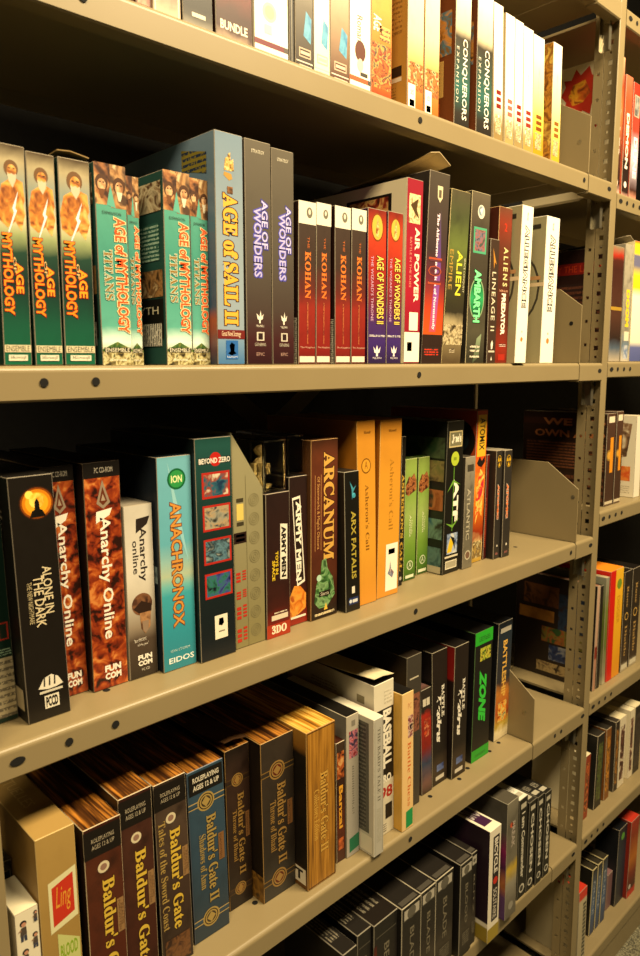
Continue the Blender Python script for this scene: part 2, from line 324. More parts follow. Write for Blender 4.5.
class Box:
    """a box standing on a shelf; printed marks go into its own mesh, lettering and stickers become parts"""
    def __init__(s, key, name, label, front, side=None, left=None, top=None, cat='game box', group=None, edge='#8c8270', inset=0, d=None, dims=None, bevel=.0007):
        row, a, b, ta, tb, y, h, dd = dims or DIM[key]
        s.d = d or dd; s.h = h; w = s.w = ((b-a)+(tb-ta))/2
        cb = (a+b)/2; ct = (ta+tb)/2; s.sh = (ct-cb)
        s.loc = (cb, y, ZS[row]+.0004)
        side = side or front
        s.mats = [front, left or side, top or side, side, M(edge, .6)]
        s.name = name; s.label = label; s.cat = cat; s.group = group; s.kids = []
        bm = s.bm = bmesh.new(); s.uv = bm.loops.layers.uv.new('UVMap')
        def P(x, yy, z): return bm.verts.new((x*w + s.sh*z/h*1.0, yy, z))
        v = [P(-.5,0,0),P(.5,0,0),P(.5,s.d,0),P(-.5,s.d,0),P(-.5,0,h),P(.5,0,h),P(.5,s.d,h),P(-.5,s.d,h)]
        for q, mi in (((0,1,5,4),0),((1,2,6,5),3),((2,3,7,6),3),((3,0,4,7),1),((4,5,6,7),2),((3,2,1,0),3)):
            f = bm.faces.new([v[i] for i in q]); f.material_index = mi
            for lp, u in zip(f.loops, ((0,0),(1,0),(1,1),(0,1))): lp[s.uv].uv = u
        if bevel: bmesh.ops.bevel(bm, geom=list(bm.edges), offset=bevel, segments=1, affect='EDGES', material=4)
        s.layer = 1
    def pt(s, face, u, v, L):
        o = .00003*L + .00006
        if face == 'F': z = v*s.h; return Vector(((u-.5)*s.w + s.sh*z/s.h, -o, z))
        if face == 'L': z = v*s.h; return Vector((-.5*s.w + s.sh*z/s.h - o, (1-u)*s.d, z))
        if face == 'T': return Vector(((u-.5)*s.w + s.sh, v*s.d, s.h+o))
    def mi(s, m):
        if m not in s.mats: s.mats.append(m)
        return s.mats.index(m)
    def poly(s, pts, m, face='F', L=None, bm=None):
        L = L or s.layer; s.layer = L + 1 if bm is None else s.layer
        b = bm or s.bm
        f = b.faces.new([b.verts.new(s.pt(face, u, v, L)) for u, v in pts])
        us = [p[0] for p in pts]; vs = [p[1] for p in pts]
        u0, u1, v0, v1 = min(us), max(us), min(vs), max(vs)
        if bm is None:
            f.material_index = s.mi(m)
            for lp, (u, v) in zip(f.loops, pts): lp[s.uv].uv = ((u-u0)/(u1-u0+1e-9), (v-v0)/(v1-v0+1e-9))
        return f
    def rect(s, u0, v0, u1, v1, m, face='F'): s.poly([(u0,v0),(u1,v0),(u1,v1),(u0,v1)], m, face); return s
    def frame(s, u0, v0, u1, v1, m, inner, t=.05, face='F'):
        s.rect(u0, v0, u1, v1, m, face); k = t*s.w/s.h if face == 'F' else t
        s.rect(u0+t, v0+k, u1-t, v1-k, inner, face); return s
    def disc(s, u, v, r, m, face='F', asp=1.0, n=24):
        W = s.w if face != 'L' else s.d
        s.poly([(u+r*math.cos(2*math.pi*i/n), v+r*asp*W/s.h*math.sin(2*math.pi*i/n)) for i in range(n)], m, face); return s
    def ring(s, u, v, r, t, m, inner, face='F', asp=1.0):
        s.disc(u, v, r, m, face, asp); s.disc(u, v, r-t, inner, face, asp); return s
    def part(s, name, m, build, label=None):
        """part made of polygons on the face: build(add) with add(pts, face)"""
        bm = bmesh.new(); s.layer += 1; L = s.layer
        uv = bm.loops.layers.uv.new('UVMap')
        def add(pts, face='F'):
            f = s.poly(pts, None, face, L, bm)
            us = [p[0] for p in pts]; vs = [p[1] for p in pts]
            for lp, (u, v) in zip(f.loops, pts): lp[uv].uv = ((u-min(us))/(max(us)-min(us)), (v-min(vs))/(max(vs)-min(vs)))
        build(add); s.kids.append((name, bm, [m], label)); return s
    def sticker(s, u0, v0, u1, v1, m, face='F', name='sticker', label=None, skew=0):
        return s.part(name, m, lambda add: add([(u0,v0),(u1,v0+skew),(u1,v1+skew),(u0,v1)], face), label)
    def text(s, t, u0, v0, u1, v1, m, way='down', off=0.0, out=None, ow=.03, face='F', name='title_lettering', space=1.0, slant=0.0):
        """lettering stretched into the rectangle; way 'down' reads from top to bottom"""
        bm = bmesh.new(); mats = []
        for o2, mm in (((off+ow, out), (off, m)) if out else ((off, m),)):
            mats.append(mm)
            vs, fs = glyphs(t, o2, space)
            ref, _ = glyphs(t, off, space)
            x0 = min(p.x for p in ref); x1 = max(p.x for p in ref); y0 = min(p.y for p in ref); y1 = max(p.y for p in ref)
            s.layer += 1; L = s.layer; V = []
            for p in vs:
                a = (p.x-x0)/(x1-x0); b = (p.y-y0)/(y1-y0); a += slant*(b-.5)*(y1-y0)/(x1-x0)
                if way == 'down': u, v = u0+(u1-u0)*b, v1-(v1-v0)*a
                elif way == 'h': u, v = u0+(u1-u0)*a, v0+(v1-v0)*b
                else: u, v = u1-(u1-u0)*b, v0+(v1-v0)*a
                V.append(bm.verts.new(s.pt(face, u, v, L)))
            for f in fs:
                try: bm.faces.new([V[i] for i in f]).material_index = len(mats)-1
                except ValueError: pass
        s.kids.append((name, bm, mats, None))
        return s
    def done(s):
        me = bpy.data.meshes.new(s.name); s.bm.normal_update(); s.bm.to_mesh(me); s.bm.free()
        for m in s.mats: me.materials.append(m)
        o = s.obj = bpy.data.objects.new(s.name, me); COL.objects.link(o); o.location = s.loc
        tag(o, s.label, s.cat, s.group)
        last = None
        for name, bm, mats, lab in s.kids:
            on = last if last and name in SUBS else o
            k = mesh_obj(name, bm, mats, on)
            if name in HOSTS: last = k
            if lab: k['label'] = lab
        return o
    def flap(s, front_up=.012, c='#b9a47c', bend=.5, back=.9):
        """top lid flap standing a little open: a bent sheet hinged at the back edge"""
        bm = bmesh.new(); N = 8; x0, x1 = -.5*s.w+s.sh, .5*s.w+s.sh
        rows = []
        for i in range(N+1):
            t = i/N; y = s.d*back*(1-t); z = s.h + .001 + front_up*(t**1.6)
            rows.append([bm.verts.new((x0, y, z+.35*front_up*t*t)), bm.verts.new(((x0*.62+x1*.38), y-.002*t, z+.55*front_up*t*t)), bm.verts.new((x1, y, z-.25*front_up*t))])
        for a, b in zip(rows, rows[1:]):
            for j in range(2): bm.faces.new((a[j], a[j+1], b[j+1], b[j]))
        thicken(bm, (0, 0, .0009))
        s.kids.append(('top_flap', bm, [M(c, .65)], 'bare card flap lifted open at the top')); return s
# ------------------------------------------------------------------ setting
XL, XR = .2150, 1.4278           # inner faces of the two posts' front flanges
def structure(name, x0, y0, z0, x1, y1, z1, m):
    bm = bmesh.new(); add_box(bm, x0, y0, z0, x1, y1, z1); o = mesh_obj(name, bm, m); o['kind'] = 'structure'; return o
def carpet():
    m, nt, p = newmat('carpet_pile')
    tc = nt.nodes.new('ShaderNodeTexCoord'); n = nt.nodes.new('ShaderNodeTexNoise'); n.inputs['Scale'].default_value = 260; n.inputs['Detail'].default_value = 5
    nt.links.new(tc.outputs['Object'], n.inputs['Vector'])
    r = nt.nodes.new('ShaderNodeValToRGB'); r.color_ramp.elements[0].position = .36; r.color_ramp.elements[1].position = .66
    r.color_ramp.elements[0].color = lin('#3c3a2e'); r.color_ramp.elements[1].color = lin('#8f8a70')
    nt.links.new(n.outputs['Fac'], r.inputs[0]); nt.links.new(r.outputs[0], p.inputs['Base Color'])
    b = nt.nodes.new('ShaderNodeBump'); b.inputs['Distance'].default_value = .004; nt.links.new(n.outputs['Fac'], b.inputs['Height']); nt.links.new(b.outputs[0], p.inputs['Normal'])
    p.inputs['Roughness'].default_value = .95
    return m
structure('floor', -2.5, -2.6, -.06, 4.5, .72, -.01, carpet())
structure('ceiling', -2.5, -2.6, 2.95, 4.5, .72, 3.0, M('#a89f88', .9))
structure('wall_right', 4.45, -2.6, -.01, 4.5, .72, 2.95, M('#b8ab88', .85))
structure('shade_backing', -2.5, .66, -.01, 4.45, .72, 2.95, M('#080706', .95))  # added backing sheet, near-black to stand for the shade behind the open shelves

steel = steel_paint()
def perforated(bm, axis_x, y0, y1, z0, z1, holes, th):
    """sheet in the plane x = axis_x with rectangular holes (yc, zc, wy, hz)"""
    ys = sorted({y0, y1, *[h[0]-h[2]/2 for h in holes], *[h[0]+h[2]/2 for h in holes]})
    zs_ = sorted({z0, z1, *[h[1]-h[3]/2 for h in holes], *[h[1]+h[3]/2 for h in holes]})
    hs = sorted(holes, key=lambda h: h[1]); G = {}
    def vv(i, j):
        if (i, j) not in G: G[i, j] = bm.verts.new((axis_x, ys[i], zs_[j]))
        return G[i, j]
    for j in range(len(zs_)-1):
        zc = (zs_[j]+zs_[j+1])/2; near = [h for h in hs if abs(h[1]-zc) < h[3]/2]
        for i in range(len(ys)-1):
            yc = (ys[i]+ys[i+1])/2
            if any(abs(h[0]-yc) < h[2]/2 for h in near): continue
            bm.faces.new((vv(i,j), vv(i,j+1), vv(i+1,j+1), vv(i+1,j)))
    thicken(bm, (th, 0, 0))
def post(x0, x1, label, yb=0.0, xw=None):
    """slotted angle: a plain narrow front flange with two perforated webs behind it"""
    root = bpy.data.objects.new('upright_post', None); COL.objects.link(root); root.location = ((x0+x1)/2, yb, -.01)
    tag(root, label, 'shelf post', 'upright posts of the shelving')
    cx = (x0+x1)/2; H = 2.6
    bm = bmesh.new(); add_box(bm, x0-cx, 0, 0, x1-cx, .0035, H)
    add_box(bm, x1-cx-.004, .0035, 0, x1-cx, .016, H); bevel_all(bm, .0012); mesh_obj('front_flange', bm, steel, root)
    hs = []
    z = .03
    while z < H-.02:
        hs.append((.0215, z, .009, .009)); hs.append((.0215, z+.018, .005, .005)); z += .036
    bm = bmesh.new(); perforated(bm, 0, .0035, .0335, 0, H, hs, .0016); mesh_obj('perforated_web', bm, steel, root)
    hs = [(.0435, .045+.047*i, .006, .006) for i in range(54)]
    bm = bmesh.new(); perforated(bm, -.002, .0345, .0535, 0, H, hs, .0016); mesh_obj('rear_web', bm, steel, root)
    bm = bmesh.new(); add_box(bm, -.0105, .30, 0, -.0015, .304, H); mesh_obj('back_angle', bm, steel, root)
    return root
left_post = post(.184, .2145, 'putty steel post at the left edge beside the lowest visible boxes')
right_post = post(1.4285, 1.4515, 'perforated putty steel post on the right where two shelf bays meet')

def lip_profile(depth, hgt, r=.006):
    """rolled front edge: (y,z) outline of board and lip, z = 0 at the top of the board"""
    out = [(depth, 0), (r, 0)]
    for i in range(1, 6):
        a = math.pi/2*(i/5); out.append((r-r*math.sin(a), -r+r*math.cos(a)))
    out += [(0, -hgt+.002), (.002, -hgt), (.022, -hgt), (.022, -hgt+.0025), (.0035, -hgt+.0025), (.0035, -.005), (depth-.002, -.005), (depth-.002, -.024), (depth, -.024)]
    return out
def disc_part(name, root, pts, m, rx=.0042, rz=.0042, y=-.0004):
    for (x, z) in pts:
        bm = bmesh.new(); n = 16
        bm.faces.new([bm.verts.new((x+rx*math.cos(2*math.pi*i/n), y, z+rz*math.sin(2*math.pi*i/n))) for i in range(n)])
        r = bmesh.ops.extrude_face_region(bm, geom=list(bm.faces)); bmesh.ops.translate(bm, verts=[v for v in r['geom'] if isinstance(v, bmesh.types.BMVert)], vec=(0, .0003, 0))
        bmesh.ops.recalc_face_normals(bm, faces=bm.faces); mesh_obj(name, bm, m, root)
hole_black = M('#0a0806', .9)
zinc = M('#b9b29c', .3, .9)
def shelf(row, x0, x1, seam, label, holes=(), slots=(), clip=True, depth=.30, top_holes=()):
    z = ZS[row]
    root = bpy.data.objects.new('steel_shelf', None); COL.objects.link(root); root.location = (x0, 0, z)
    tag(root, label, 'shelf', 'putty steel shelves')
    bm = bmesh.new(); e = (seam if seam else x1)-x0
    prism_x(bm, lip_profile(depth, .033), 0, e-.0012); mesh_obj('board', bm, steel, root, smooth=False)
    if seam:
        bm = bmesh.new(); pr = [(y-.0006 if y < .03 else y, q*1.05) for y, q in lip_profile(depth, .034)]
        prism_x(bm, pr, e+.0012, x1-x0); mesh_obj('end_section', bm, steel, root)
    disc_part('bolt_hole', root, [(hx-x0, -.0155) for hx in holes], hole_black, y=-.0010)
    disc_part('slot', root, [(hx-x0, -.0155) for hx in slots], hole_black, .0075, .0042, y=-.0010)
    for (hx, hy) in top_holes:
        bm = bmesh.new(); n = 14
        bm.faces.new([bm.verts.new((hx-x0+.0042*math.cos(2*math.pi*i/n), hy+.0042*math.sin(2*math.pi*i/n), .0002)) for i in range(n)])
        mesh_obj('board_hole', bm, hole_black, root)
    if clip:
        bm = bmesh.new(); q = x1-x0-.006
        add_box(bm, q, .014, -.085, q+.0016, .034, -.006); add_box(bm, q-.008, .033, -.085, q, .0344, -.006); add_box(bm, q-.008, .014, -.085, q, .0154, -.006)
        mesh_obj('corner_clip', bm, zinc, root)
    return root
def even(x0=.285): return [.285, .337, .837, 1.318]
NM = {'S0': 'topmost', 'S1': 'second', 'S2': 'third', 'S3': 'fourth', 'S4': 'fifth', 'S5': 'sixth', 'S6': 'lowest'}
shelf('S0', XL, XR, 1.331, 'putty steel shelf seen only at the top right corner, above the white boxes')
shelf('S1', XL, XR, 1.331, 'sloping putty shelf with white and yellow boxes, brightest of all', [.343, .834, 1.314], [1.416])
shelf('S2', XL, XR, 1.331, 'level putty shelf carrying the green boxes and two white ones', [.284, .3355, .8398], [1.416])
shelf('S3', XL, XR, 1.353, 'putty shelf under the teal spine and the tall orange pair', [.286, .337, .8395, 1.332], [.2345, 1.416], top_holes=[(.354,.05),(.88,.075),(.93,.09),(1.24,.07),(1.27,.11),(1.22,.13)])
shelf('S4', XL, XR, 1.2137, 'putty shelf under the leather-look and wood-look boxes, wide empty end at its right', [.834, 1.326, 1.3], [1.4205], top_holes=[(.556,.05),(.90,.062),(.93,.034),(1.01,.03),(1.05,.04),(1.13,.045),(1.17,.05),(1.30,.06),(1.32,.09)])
shelf('S5', XL, XR, 1.3163, 'putty shelf at the bottom holding slim black disc cases', [.835], [1.41])
shelf('S6', XL, XR, None, 'lowest putty shelf in deep shade under the disc cases', [.835], [])
XB = 1.4535
for r, t in (('R0', 'putty shelf at the top right corner of the far bay, above the red boxes'), ('R1', 'far bay shelf carrying the red and black boxes'), ('R2', 'far bay shelf carrying the yellow and white box'),
             ('R3', 'far bay shelf carrying the dark box with orange bars'), ('R4', 'far bay shelf carrying the bright orange and yellow box'), ('R5', 'far bay shelf with white cases, second from the carpet'), ('R6', 'far bay base shelf just above the carpet')):
    shelf(r, XB, XB+1.2, None, t, [XB+.045, XB+.075, XB+.105] if r != 'R6' else [], [XB+.016] if r != 'R6' else [], clip=False)
bm = bmesh.new(); add_box(bm, XB, .004, -.01, XB+1.2, .012, ZS['R6']-.034)
tag(mesh_obj('kick_plate', bm, steel), 'putty kick plate between the base shelf and the carpet', 'kick plate')
bm = bmesh.new(); add_box(bm, XL, .004, -.01, XR, .012, ZS['S6']-.034)
tag(mesh_obj('kick_plate', bm, steel), 'kick plate under the lowest shelf left of the post, in shade', 'kick plate')

def divider(x, z, hf, hb, yc, label, hole):
    root = None
    bm = bmesh.new(); prof = [(.0008, 0), (.0008, hf), (yc, hb), (.21, hb), (.21, 0)]
    prism_x(bm, prof, 0, .0018); bevel_all(bm, .0004)
    root = mesh_obj('shelf_divider', bm, steel, loc=(x, 0, z+.0004)); tag(root, label, 'bookend', 'steel shelf dividers')
    bm = bmesh.new(); n = 14
    bm.faces.new([bm.verts.new((-.0004, hole[0]+.004*math.cos(2*math.pi*i/n), hole[1]+.004*math.sin(2*math.pi*i/n))) for i in range(n)][::-1])
    mesh_obj('rivet_hole', bm, hole_black if hole[2] else zinc, root)
    return root
divider(1.3315, ZS['S1'], .0985, .134, .063, 'putty steel divider plate beside the rightmost yellow box on the sloping top row', (.021, .058, 0))
divider(1.3315, ZS['S2'], .1075, .141, .047, 'putty steel divider plate right of the second white box', (.021, .075, 1))
divider(1.3535, ZS['S3'], .1095, .158, .069, 'putty steel divider plate right of the black yellow-marked boxes', (.012, .092, 0))
divider(1.2140, ZS['S4'], .0925, .137, .059, 'putty steel divider plate beside the empty shelf end', (.022, .058, 0))

# diagonal sway braces at the back of the bay, bolted to the posts
def brace(root, p, q):
    bm = bmesh.new(); a = Vector(p); b = Vector(q); d = (b-a).normalized(); n = Vector((-d.z, 0, d.x))*.016
    bm.faces.new([bm.verts.new(v-Vector(root.location)) for v in (a-n, a+n, b+n, b-n)]); thicken(bm, (0, .002, 0)); mesh_obj('sway_brace', bm, steel, root)
brace(left_post, (.2, .306, .95), (XR+.01, .306, 1.83))
brace(right_post, (.2, .309, 1.83), (XR+.01, .309, .95))

# ------------------------------------------------------------------ light
def area(name, loc, size, sy, power, col, rot=(0, 0, 0)):
    l = bpy.data.lights.new(name, 'AREA'); l.shape = 'RECTANGLE'; l.size = size; l.size_y = sy; l.energy = power; l.color = col
    o = bpy.data.objects.new(name, l); COL.objects.link(o); o.location = loc; o.rotation_euler = rot; return o
area('ceiling_lamp', (1.2, -1.0, 2.88), 1.2, .4, 92, (1, .79, .47), (math.radians(20), 0, 0))
area('ceiling_lamp', (-.75, -1.0, 2.88), 1.2, .4, 46, (1, .79, .47), (math.radians(20), 0, 0))
w = bpy.data.worlds.new('room_air'); scene.world = w; w.use_nodes = True
w.node_tree.nodes['Background'].inputs[0].default_value = (1, .82, .55, 1); w.node_tree.nodes['Background'].inputs[1].default_value = .008

cam = bpy.data.cameras.new('camera'); co = bpy.data.objects.new('camera', cam); COL.objects.link(co)
R_, U_, F_ = Vector(CAM[0]), Vector(CAM[1]), Vector(CAM[2])
m = Matrix.Identity(4)
for i in range(3): m[i][0] = R_[i]; m[i][1] = U_[i]; m[i][2] = -F_[i]
m.translation = Vector((0, -.665, 1.5)); co.matrix_world = m
cam.sensor_fit = 'HORIZONTAL'; cam.sensor_width = 36; cam.lens = 722.147*36/640; cam.clip_start = .02
cam.dof.use_dof = True; cam.dof.focus_distance = 1.05; cam.dof.aperture_fstop = 14
scene.camera = co
v = scene.view_settings; v.view_transform = 'Standard'; v.look = 'None'; v.exposure = 0.22; v.gamma = 1.0
# ------------------------------------------------------------------ third shelf (level with the eye)
W_ = '#efe8d8'
def age_green(k, label):
    f = grad([(0,'#0c5a3e'),(.2,'#0b4a36'),(.38,'#06231f'),(.52,'#163a2c'),(.6,'#8f9a6a'),(.68,'#cfc7a0'),(.8,'#7d8f8c'),(.93,'#a99c7a'),(1,'#4a3a22')], .10, 45, dark='#10100c')
    b = Box(k, 'game_box', label, f, side=M('#0c2b22'), cat='game box', group='green boxes with a golden figure')
    sk, sk2, hair, bolt = pic(['#7a3d12','#c4792c','#e2a54e'], 90, 1), pic(['#8a4a18','#d08c3c','#f0c070'], 90, 2), M('#c4b89c'), M('#dfe6ee')
    b.poly([(.05,.66),(.32,.63),(.75,.68),(.95,.76),(.9,.84),(.55,.86),(.15,.82),(.02,.74)], sk)
    b.poly([(.6,.66),(.8,.62),(.95,.7),(.8,.8)], sk2); b.disc(.5,.895,.25,M('#6a4a2a'),asp=1.15); b.disc(.52,.885,.165,sk2,asp=1.25)
    b.poly([(.36,.875),(.44,.868),(.52,.874),(.6,.868),(.68,.875),(.66,.845),(.54,.81),(.4,.84)], hair); b.rect(.4,.893,.48,.898, M('#2a1a10')); b.rect(.56,.893,.64,.898, M('#2a1a10'))
    b.poly([(.35,.62),(.55,.7),(.5,.72),(.72,.8),(.6,.72),(.66,.71),(.42,.63),(.25,.57)], bolt)
    b.text('MYTHOLOGY', .10,.235,.44,.605, M('#ff8a1c'), off=.025, out=M('#8c1606'), ow=.05)
    b.text('AGE', .53,.335,.80,.475, M('#ff9a20'), off=.025, out=M('#8c1606'), ow=.05, name='small_title_lettering')
    b.text('OF', .46,.43,.56,.5, M('#e8c080'), name='small_title_lettering')
    b.rect(.03,.062,.97,.096, M('#cfc4a0')); b.text('ENSEMBLE', .08,.066,.92,.092, M('#1a2018'), 'h', name='maker_lettering')
    b.sticker(.16,.022,.84,.05, M('#d8d2bc'), name='gold_label'); b.text(si('Microsoft'), .2,.027,.8,.046, M('#3a4a34'), 'h', name='maker_lettering')
    return b
age_green('aom1', 'green box with a golden bearded figure, cut by the left picture edge').done()
age_green('aom2', 'middle one of the three green boxes with a golden bearded figure').done()
age_green('aom3', 'green bearded-figure box with a raised lid flap, right of its two twins').flap(.003, '#8a7040').done()
def titans(k, label):
    f = grad([(0,'#6a6238'),(.07,'#b9b58a'),(.12,'#d8efe4'),(.2,'#58a493'),(.5,'#3c8a7c'),(.8,'#4f9a88'),(1,'#7a6a48')], .08, 50, dark='#1c3a34')
    b = Box(k, 'expansion_box', label, f, side=M('#1c3f3c'), group='teal expansion boxes', left=M('#274d46'))
    b.rect(0,.80,.5,1, pic(['#3a1e10','#9a6236','#c9a26a','#5c3a24'], 55, 3)); b.rect(.5,.79,1,1, pic(['#4a3220','#b78a58','#7c5228','#d2b78a'], 55, 5))
    b.poly([(.36,.8),(.5,.9),(.64,.79)], M('#58a493'))
    for u, v in ((.22,.905),(.78,.90)): b.disc(u,v,.2,M('#4a2c16'),asp=1.2); b.disc(u,v-.01,.13,pic(['#8a5a38','#c8986a','#e0bc90'],90,3),asp=1.3); b.rect(u-.08,v,u-.02,v+.006,M('#2a180c')); b.rect(u+.03,v,u+.09,v+.006,M('#2a180c')); b.poly([(u-.1,v-.03),(u+.1,v-.03),(u+.03,v-.075),(u-.04,v-.075)], M('#d8cdb4' if u > .5 else '#6a4020'))
    b.text('EXPANSION', .2,.755,.8,.77, M('#2c3a34'), 'h', name='small_lettering')
    b.text('AGE of MYTHOLOGY', .56,.165,.93,.745, M('#e8521c'), off=.03, out=M('#f0d9a0'), ow=.05)
    b.text(sb('TITANS'), .18,.33,.46,.58, M('#8a6a2c'), out=M('#cfe0c8'), ow=.03, name='subtitle_lettering')
    b.rect(0,0,1,.07, pic(['#2a2416','#8a7c4c','#d0c898','#3c4020'], 170, 4)); b.poly([(0,.08),(.5,.12),(1,.08),(1,.07),(0,.07)], pic(['#2c4a20','#4c6a30','#7d7a40'], 150, 9))
    b.rect(.06,.065,.94,.09, M('#1c1a12')); b.text('ENSEMBLE', .1,.068,.9,.088, M('#e8dfc0'), 'h', name='maker_lettering')
    b.text(si('Microsoft'), .2,.018,.8,.034, M('#f0ead0'), 'h', name='maker_lettering')
    # left side: back-cover pictures, print and bar code
    b.rect(.40,.80,.97,.95, pic(['#2c1c10','#8a6a4a','#d9c7a0','#5a3a20'], 60, 6), 'L'); b.rect(.45,.55,.93,.74, lines('#2c5c50','#a9c8b4',9), 'L')
    b.rect(.40,.36,.97,.50, pic(['#3a2814','#a87c4a','#6a4a2a','#d0b080'], 60, 8), 'L'); b.rect(.03,.55,.36,.93, pic(['#10241c','#4a6a58','#8aa890'], 50, 7), 'L')
    b.rect(.03,.1,.36,.5, lines('#20443c','#8ab09c',16), 'L')
    b.rect(.40,.14,.97,.35, M('#15140f'), 'L'); b.text('MYTH', .5,.27,.9,.31, M('#d9d0b0'), 'h', face='L', name='back_lettering')
    b.sticker(.50,.10,.94,.22, lines('#e8e2d0','#16140f',16,axis=0), 'L', 'barcode_sticker')
    return b
titans('tit1', 'teal box with faces at the top, directly right of the green boxes').done()
titans('tit2', 'teal box mostly hidden, set back behind the first teal box').done()
titans('tit3', 'teal box showing its picture-covered side next to the gap').done()
titans('tit4', 'narrow teal box leaning against the tall grey-blue box').done()

b = Box('aos', 'game_box', 'tall grey-blue box with gold sailing title and a red band', grad([(0,'#3f6f9f'),(.1,'#6f8fae'),(.16,'#8c9dac'),(.6,'#8797a3'),(1,'#6c8296')], .07, 22), side=M('#24405a'), left=grad([(0,'#24384e'),(.2,'#a8583a'),(.26,'#3a5a78'),(.5,'#4c6880'),(1,'#7890a4')], .2, 12, dark='#0c1420'))
b.text(sb('AGE of SAIL II'), .26,.175,.78,.745, M('#e8a83c'), off=.028, out=M('#3a1c08'), ow=.05)
gold = M('#a8843c')
b.poly([(.3,.82),(.5,.8),(.62,.81),(.58,.83),(.32,.835)], gold); 
for u, t in ((.4,.9),(.5,.92),(.6,.895)): b.poly([(u-.08,.84),(u+.07,.845),(u+.05,t),(u-.04,t-.01)], pic(['#5a4014','#c09848','#e8d090'], 200, 4))
b.rect(.42,.745,.62,.775, pic(['#3a2410','#8a5a2c'], 200, 2)); b.rect(0,.115,1,.155, M('#6a1c18')); b.text('Great Naval Strategy', .15,.12,.85,.15, M('#e8d0b0'), 'h', name='small_lettering')
b.sticker(.3,.025,.74,.108, M('#2a62a8'), name='blue_logo'); b.poly([(.36,.05),(.5,.04),(.68,.05),(.6,.06),(.62,.09),(.5,.1),(.42,.085),(.46,.06)], M('#dfe6ec'))
b.text('TALONSOFT', .32,.03,.72,.038, M('#e0e8f0'), 'h', name='maker_lettering')
b.sticker(.70,.87,.93,.96, lines('#8a7a2a','#20304a',5), 'L', 'yellow_tag', skew=-.04)
b.done()
def aow(k, label):
    b = Box(k, 'game_box', label, grad([(0,'#2a0f14'),(.12,'#3c1a1c'),(.25,'#41352f'),(.5,'#4c463e'),(1,'#5a5346')], .07, 30, dark='#1c1816'), group='grey boxes with violet lettering', side=M('#3c352e'))
    b.text('STRATEGY', .25,.945,.75,.96, M('#cfc8b4'), 'h', name='small_lettering')
    b.text('WONDERS', .32,.40,.62,.71, M('#b4aee0'), off=.02, out=M('#4d4aa8'), ow=.09); b.text('AGE OF', .62,.53,.86,.745, M('#c0bae8'), off=.02, out=M('#3d3a8c'), ow=.09, name='small_title_lettering')
    b.poly([(.38,.235),(.42,.21),(.48,.205),(.48,.19),(.54,.19),(.54,.205),(.62,.21),(.66,.235),(.58,.22),(.54,.25),(.5,.22)], M('#e8e0d0'))
    b.text('TRIUMPH', .36,.172,.66,.183, M('#d8d0c0'), 'h', name='maker_lettering')
    b.rect(.38,.11,.68,.15, M('#c8bfb0')); b.rect(.44,.115,.62,.145, M('#2c1a1a')); b.text('GATHERING', .3,.085,.74,.1, M('#b8b0a0'), 'h', name='maker_lettering'); b.text('EPIC', .36,.04,.68,.055, M('#b08c80'), 'h', name='small_lettering')
    return b
aow('aow1', 'grey box with violet lettering, directly right of the grey-blue sailing box').done()
aow('aow2', 'grey box with violet lettering beside the white-topped red cases').done()
def conq(k, label):
    b = Box(k, 'game_case', label, grad([(0,'#5a1410'),(.1,'#7c1c16'),(.35,'#86251b'),(.45,'#5e231b'),(.62,'#3a2a22'),(1,'#3c3028')], .12, 60, dark='#201410'), side=M('#2a1712'), cat='game case', group='red-brown cases with white tops')
    b.rect(0,.865,1,1, M('#ddd7c6')); b.disc(.62,.935,.17, M('#6a6658'), asp=1.3); b.disc(.62,.94,.07, M('#d0cab8'), asp=1.6)
    b.text('THE', .5,.72,.62,.79, M('#b8602c'), name='small_title_lettering'); b.text(sb('KOHAN'), .36,.41,.70,.70, M('#d8702c'), off=.012)
    b.rect(.49,.13,.56,.39, lines('#6a1a14','#c8743c',40)); b.text('The Kingdom', .1,.098,.95,.112, M('#d0a890'), 'h', name='small_lettering')
    b.rect(.06,.012,.94,.05, M('#d8d2c0')); b.sticker(.84,.0,.98,.29, lines('#d8d2c0','#1a1512',24), 'L', 'barcode_sticker')
    return b
conq('con1', 'first red-brown case with a white top, counted from the grey boxes').done()
conq('con2', 'second red-brown case with a white top, counted from the grey boxes').done()
conq('con3', 'third red-brown white-topped case, just past the gap').done()
conq('con4', 'red-brown white-topped case touching the red and purple box').done()
def awo(k, label):
    b = Box(k, 'game_box', label, grad([(0,'#271a3e'),(.14,'#3a2466'),(.26,'#41265e'),(.4,'#6a2130'),(.6,'#96241a'),(.85,'#b83a1c'),(1,'#6e1c12')], .14, 50, dark='#2a0c0c'), side=M('#3a1440'), group='red and purple wizard boxes')
    b.disc(.5,.885,.33, M('#7a3a10'), asp=1.5); b.disc(.5,.885,.28, M('#d8a440'), asp=1.55); b.poly([(.4,.83),(.56,.82),(.6,.88),(.52,.95),(.44,.9)], pic(['#7a3c10','#f0d080'], 150, 2))
    b.text('AGE OF WONDERS II', .48,.265,.86,.705, M('#e8c85c'), off=.02, out=M('#1c0c14'), ow=.06)
    b.text("THE WIZARD'S THRONE", .16,.28,.3,.70, M('#c8a0c0'), name='subtitle_lettering')
    b.rect(.06,.18,.94,.195, lines('#3a2466','#e0d8d0',2)); b.poly([(.3,.115),(.36,.075),(.46,.07),(.44,.05),(.56,.05),(.54,.07),(.64,.075),(.7,.115),(.58,.09),(.5,.125),(.42,.09)], M('#e8e0dc'))
    b.text('TRIUMPH', .25,.032,.75,.044, M('#d8d0d8'), 'h', name='maker_lettering'); return b
awo('awo1', 'red and purple wizard box touching the white-topped case').done()
awo('awo2', 'red and purple wizard box touching the crimson box').done()
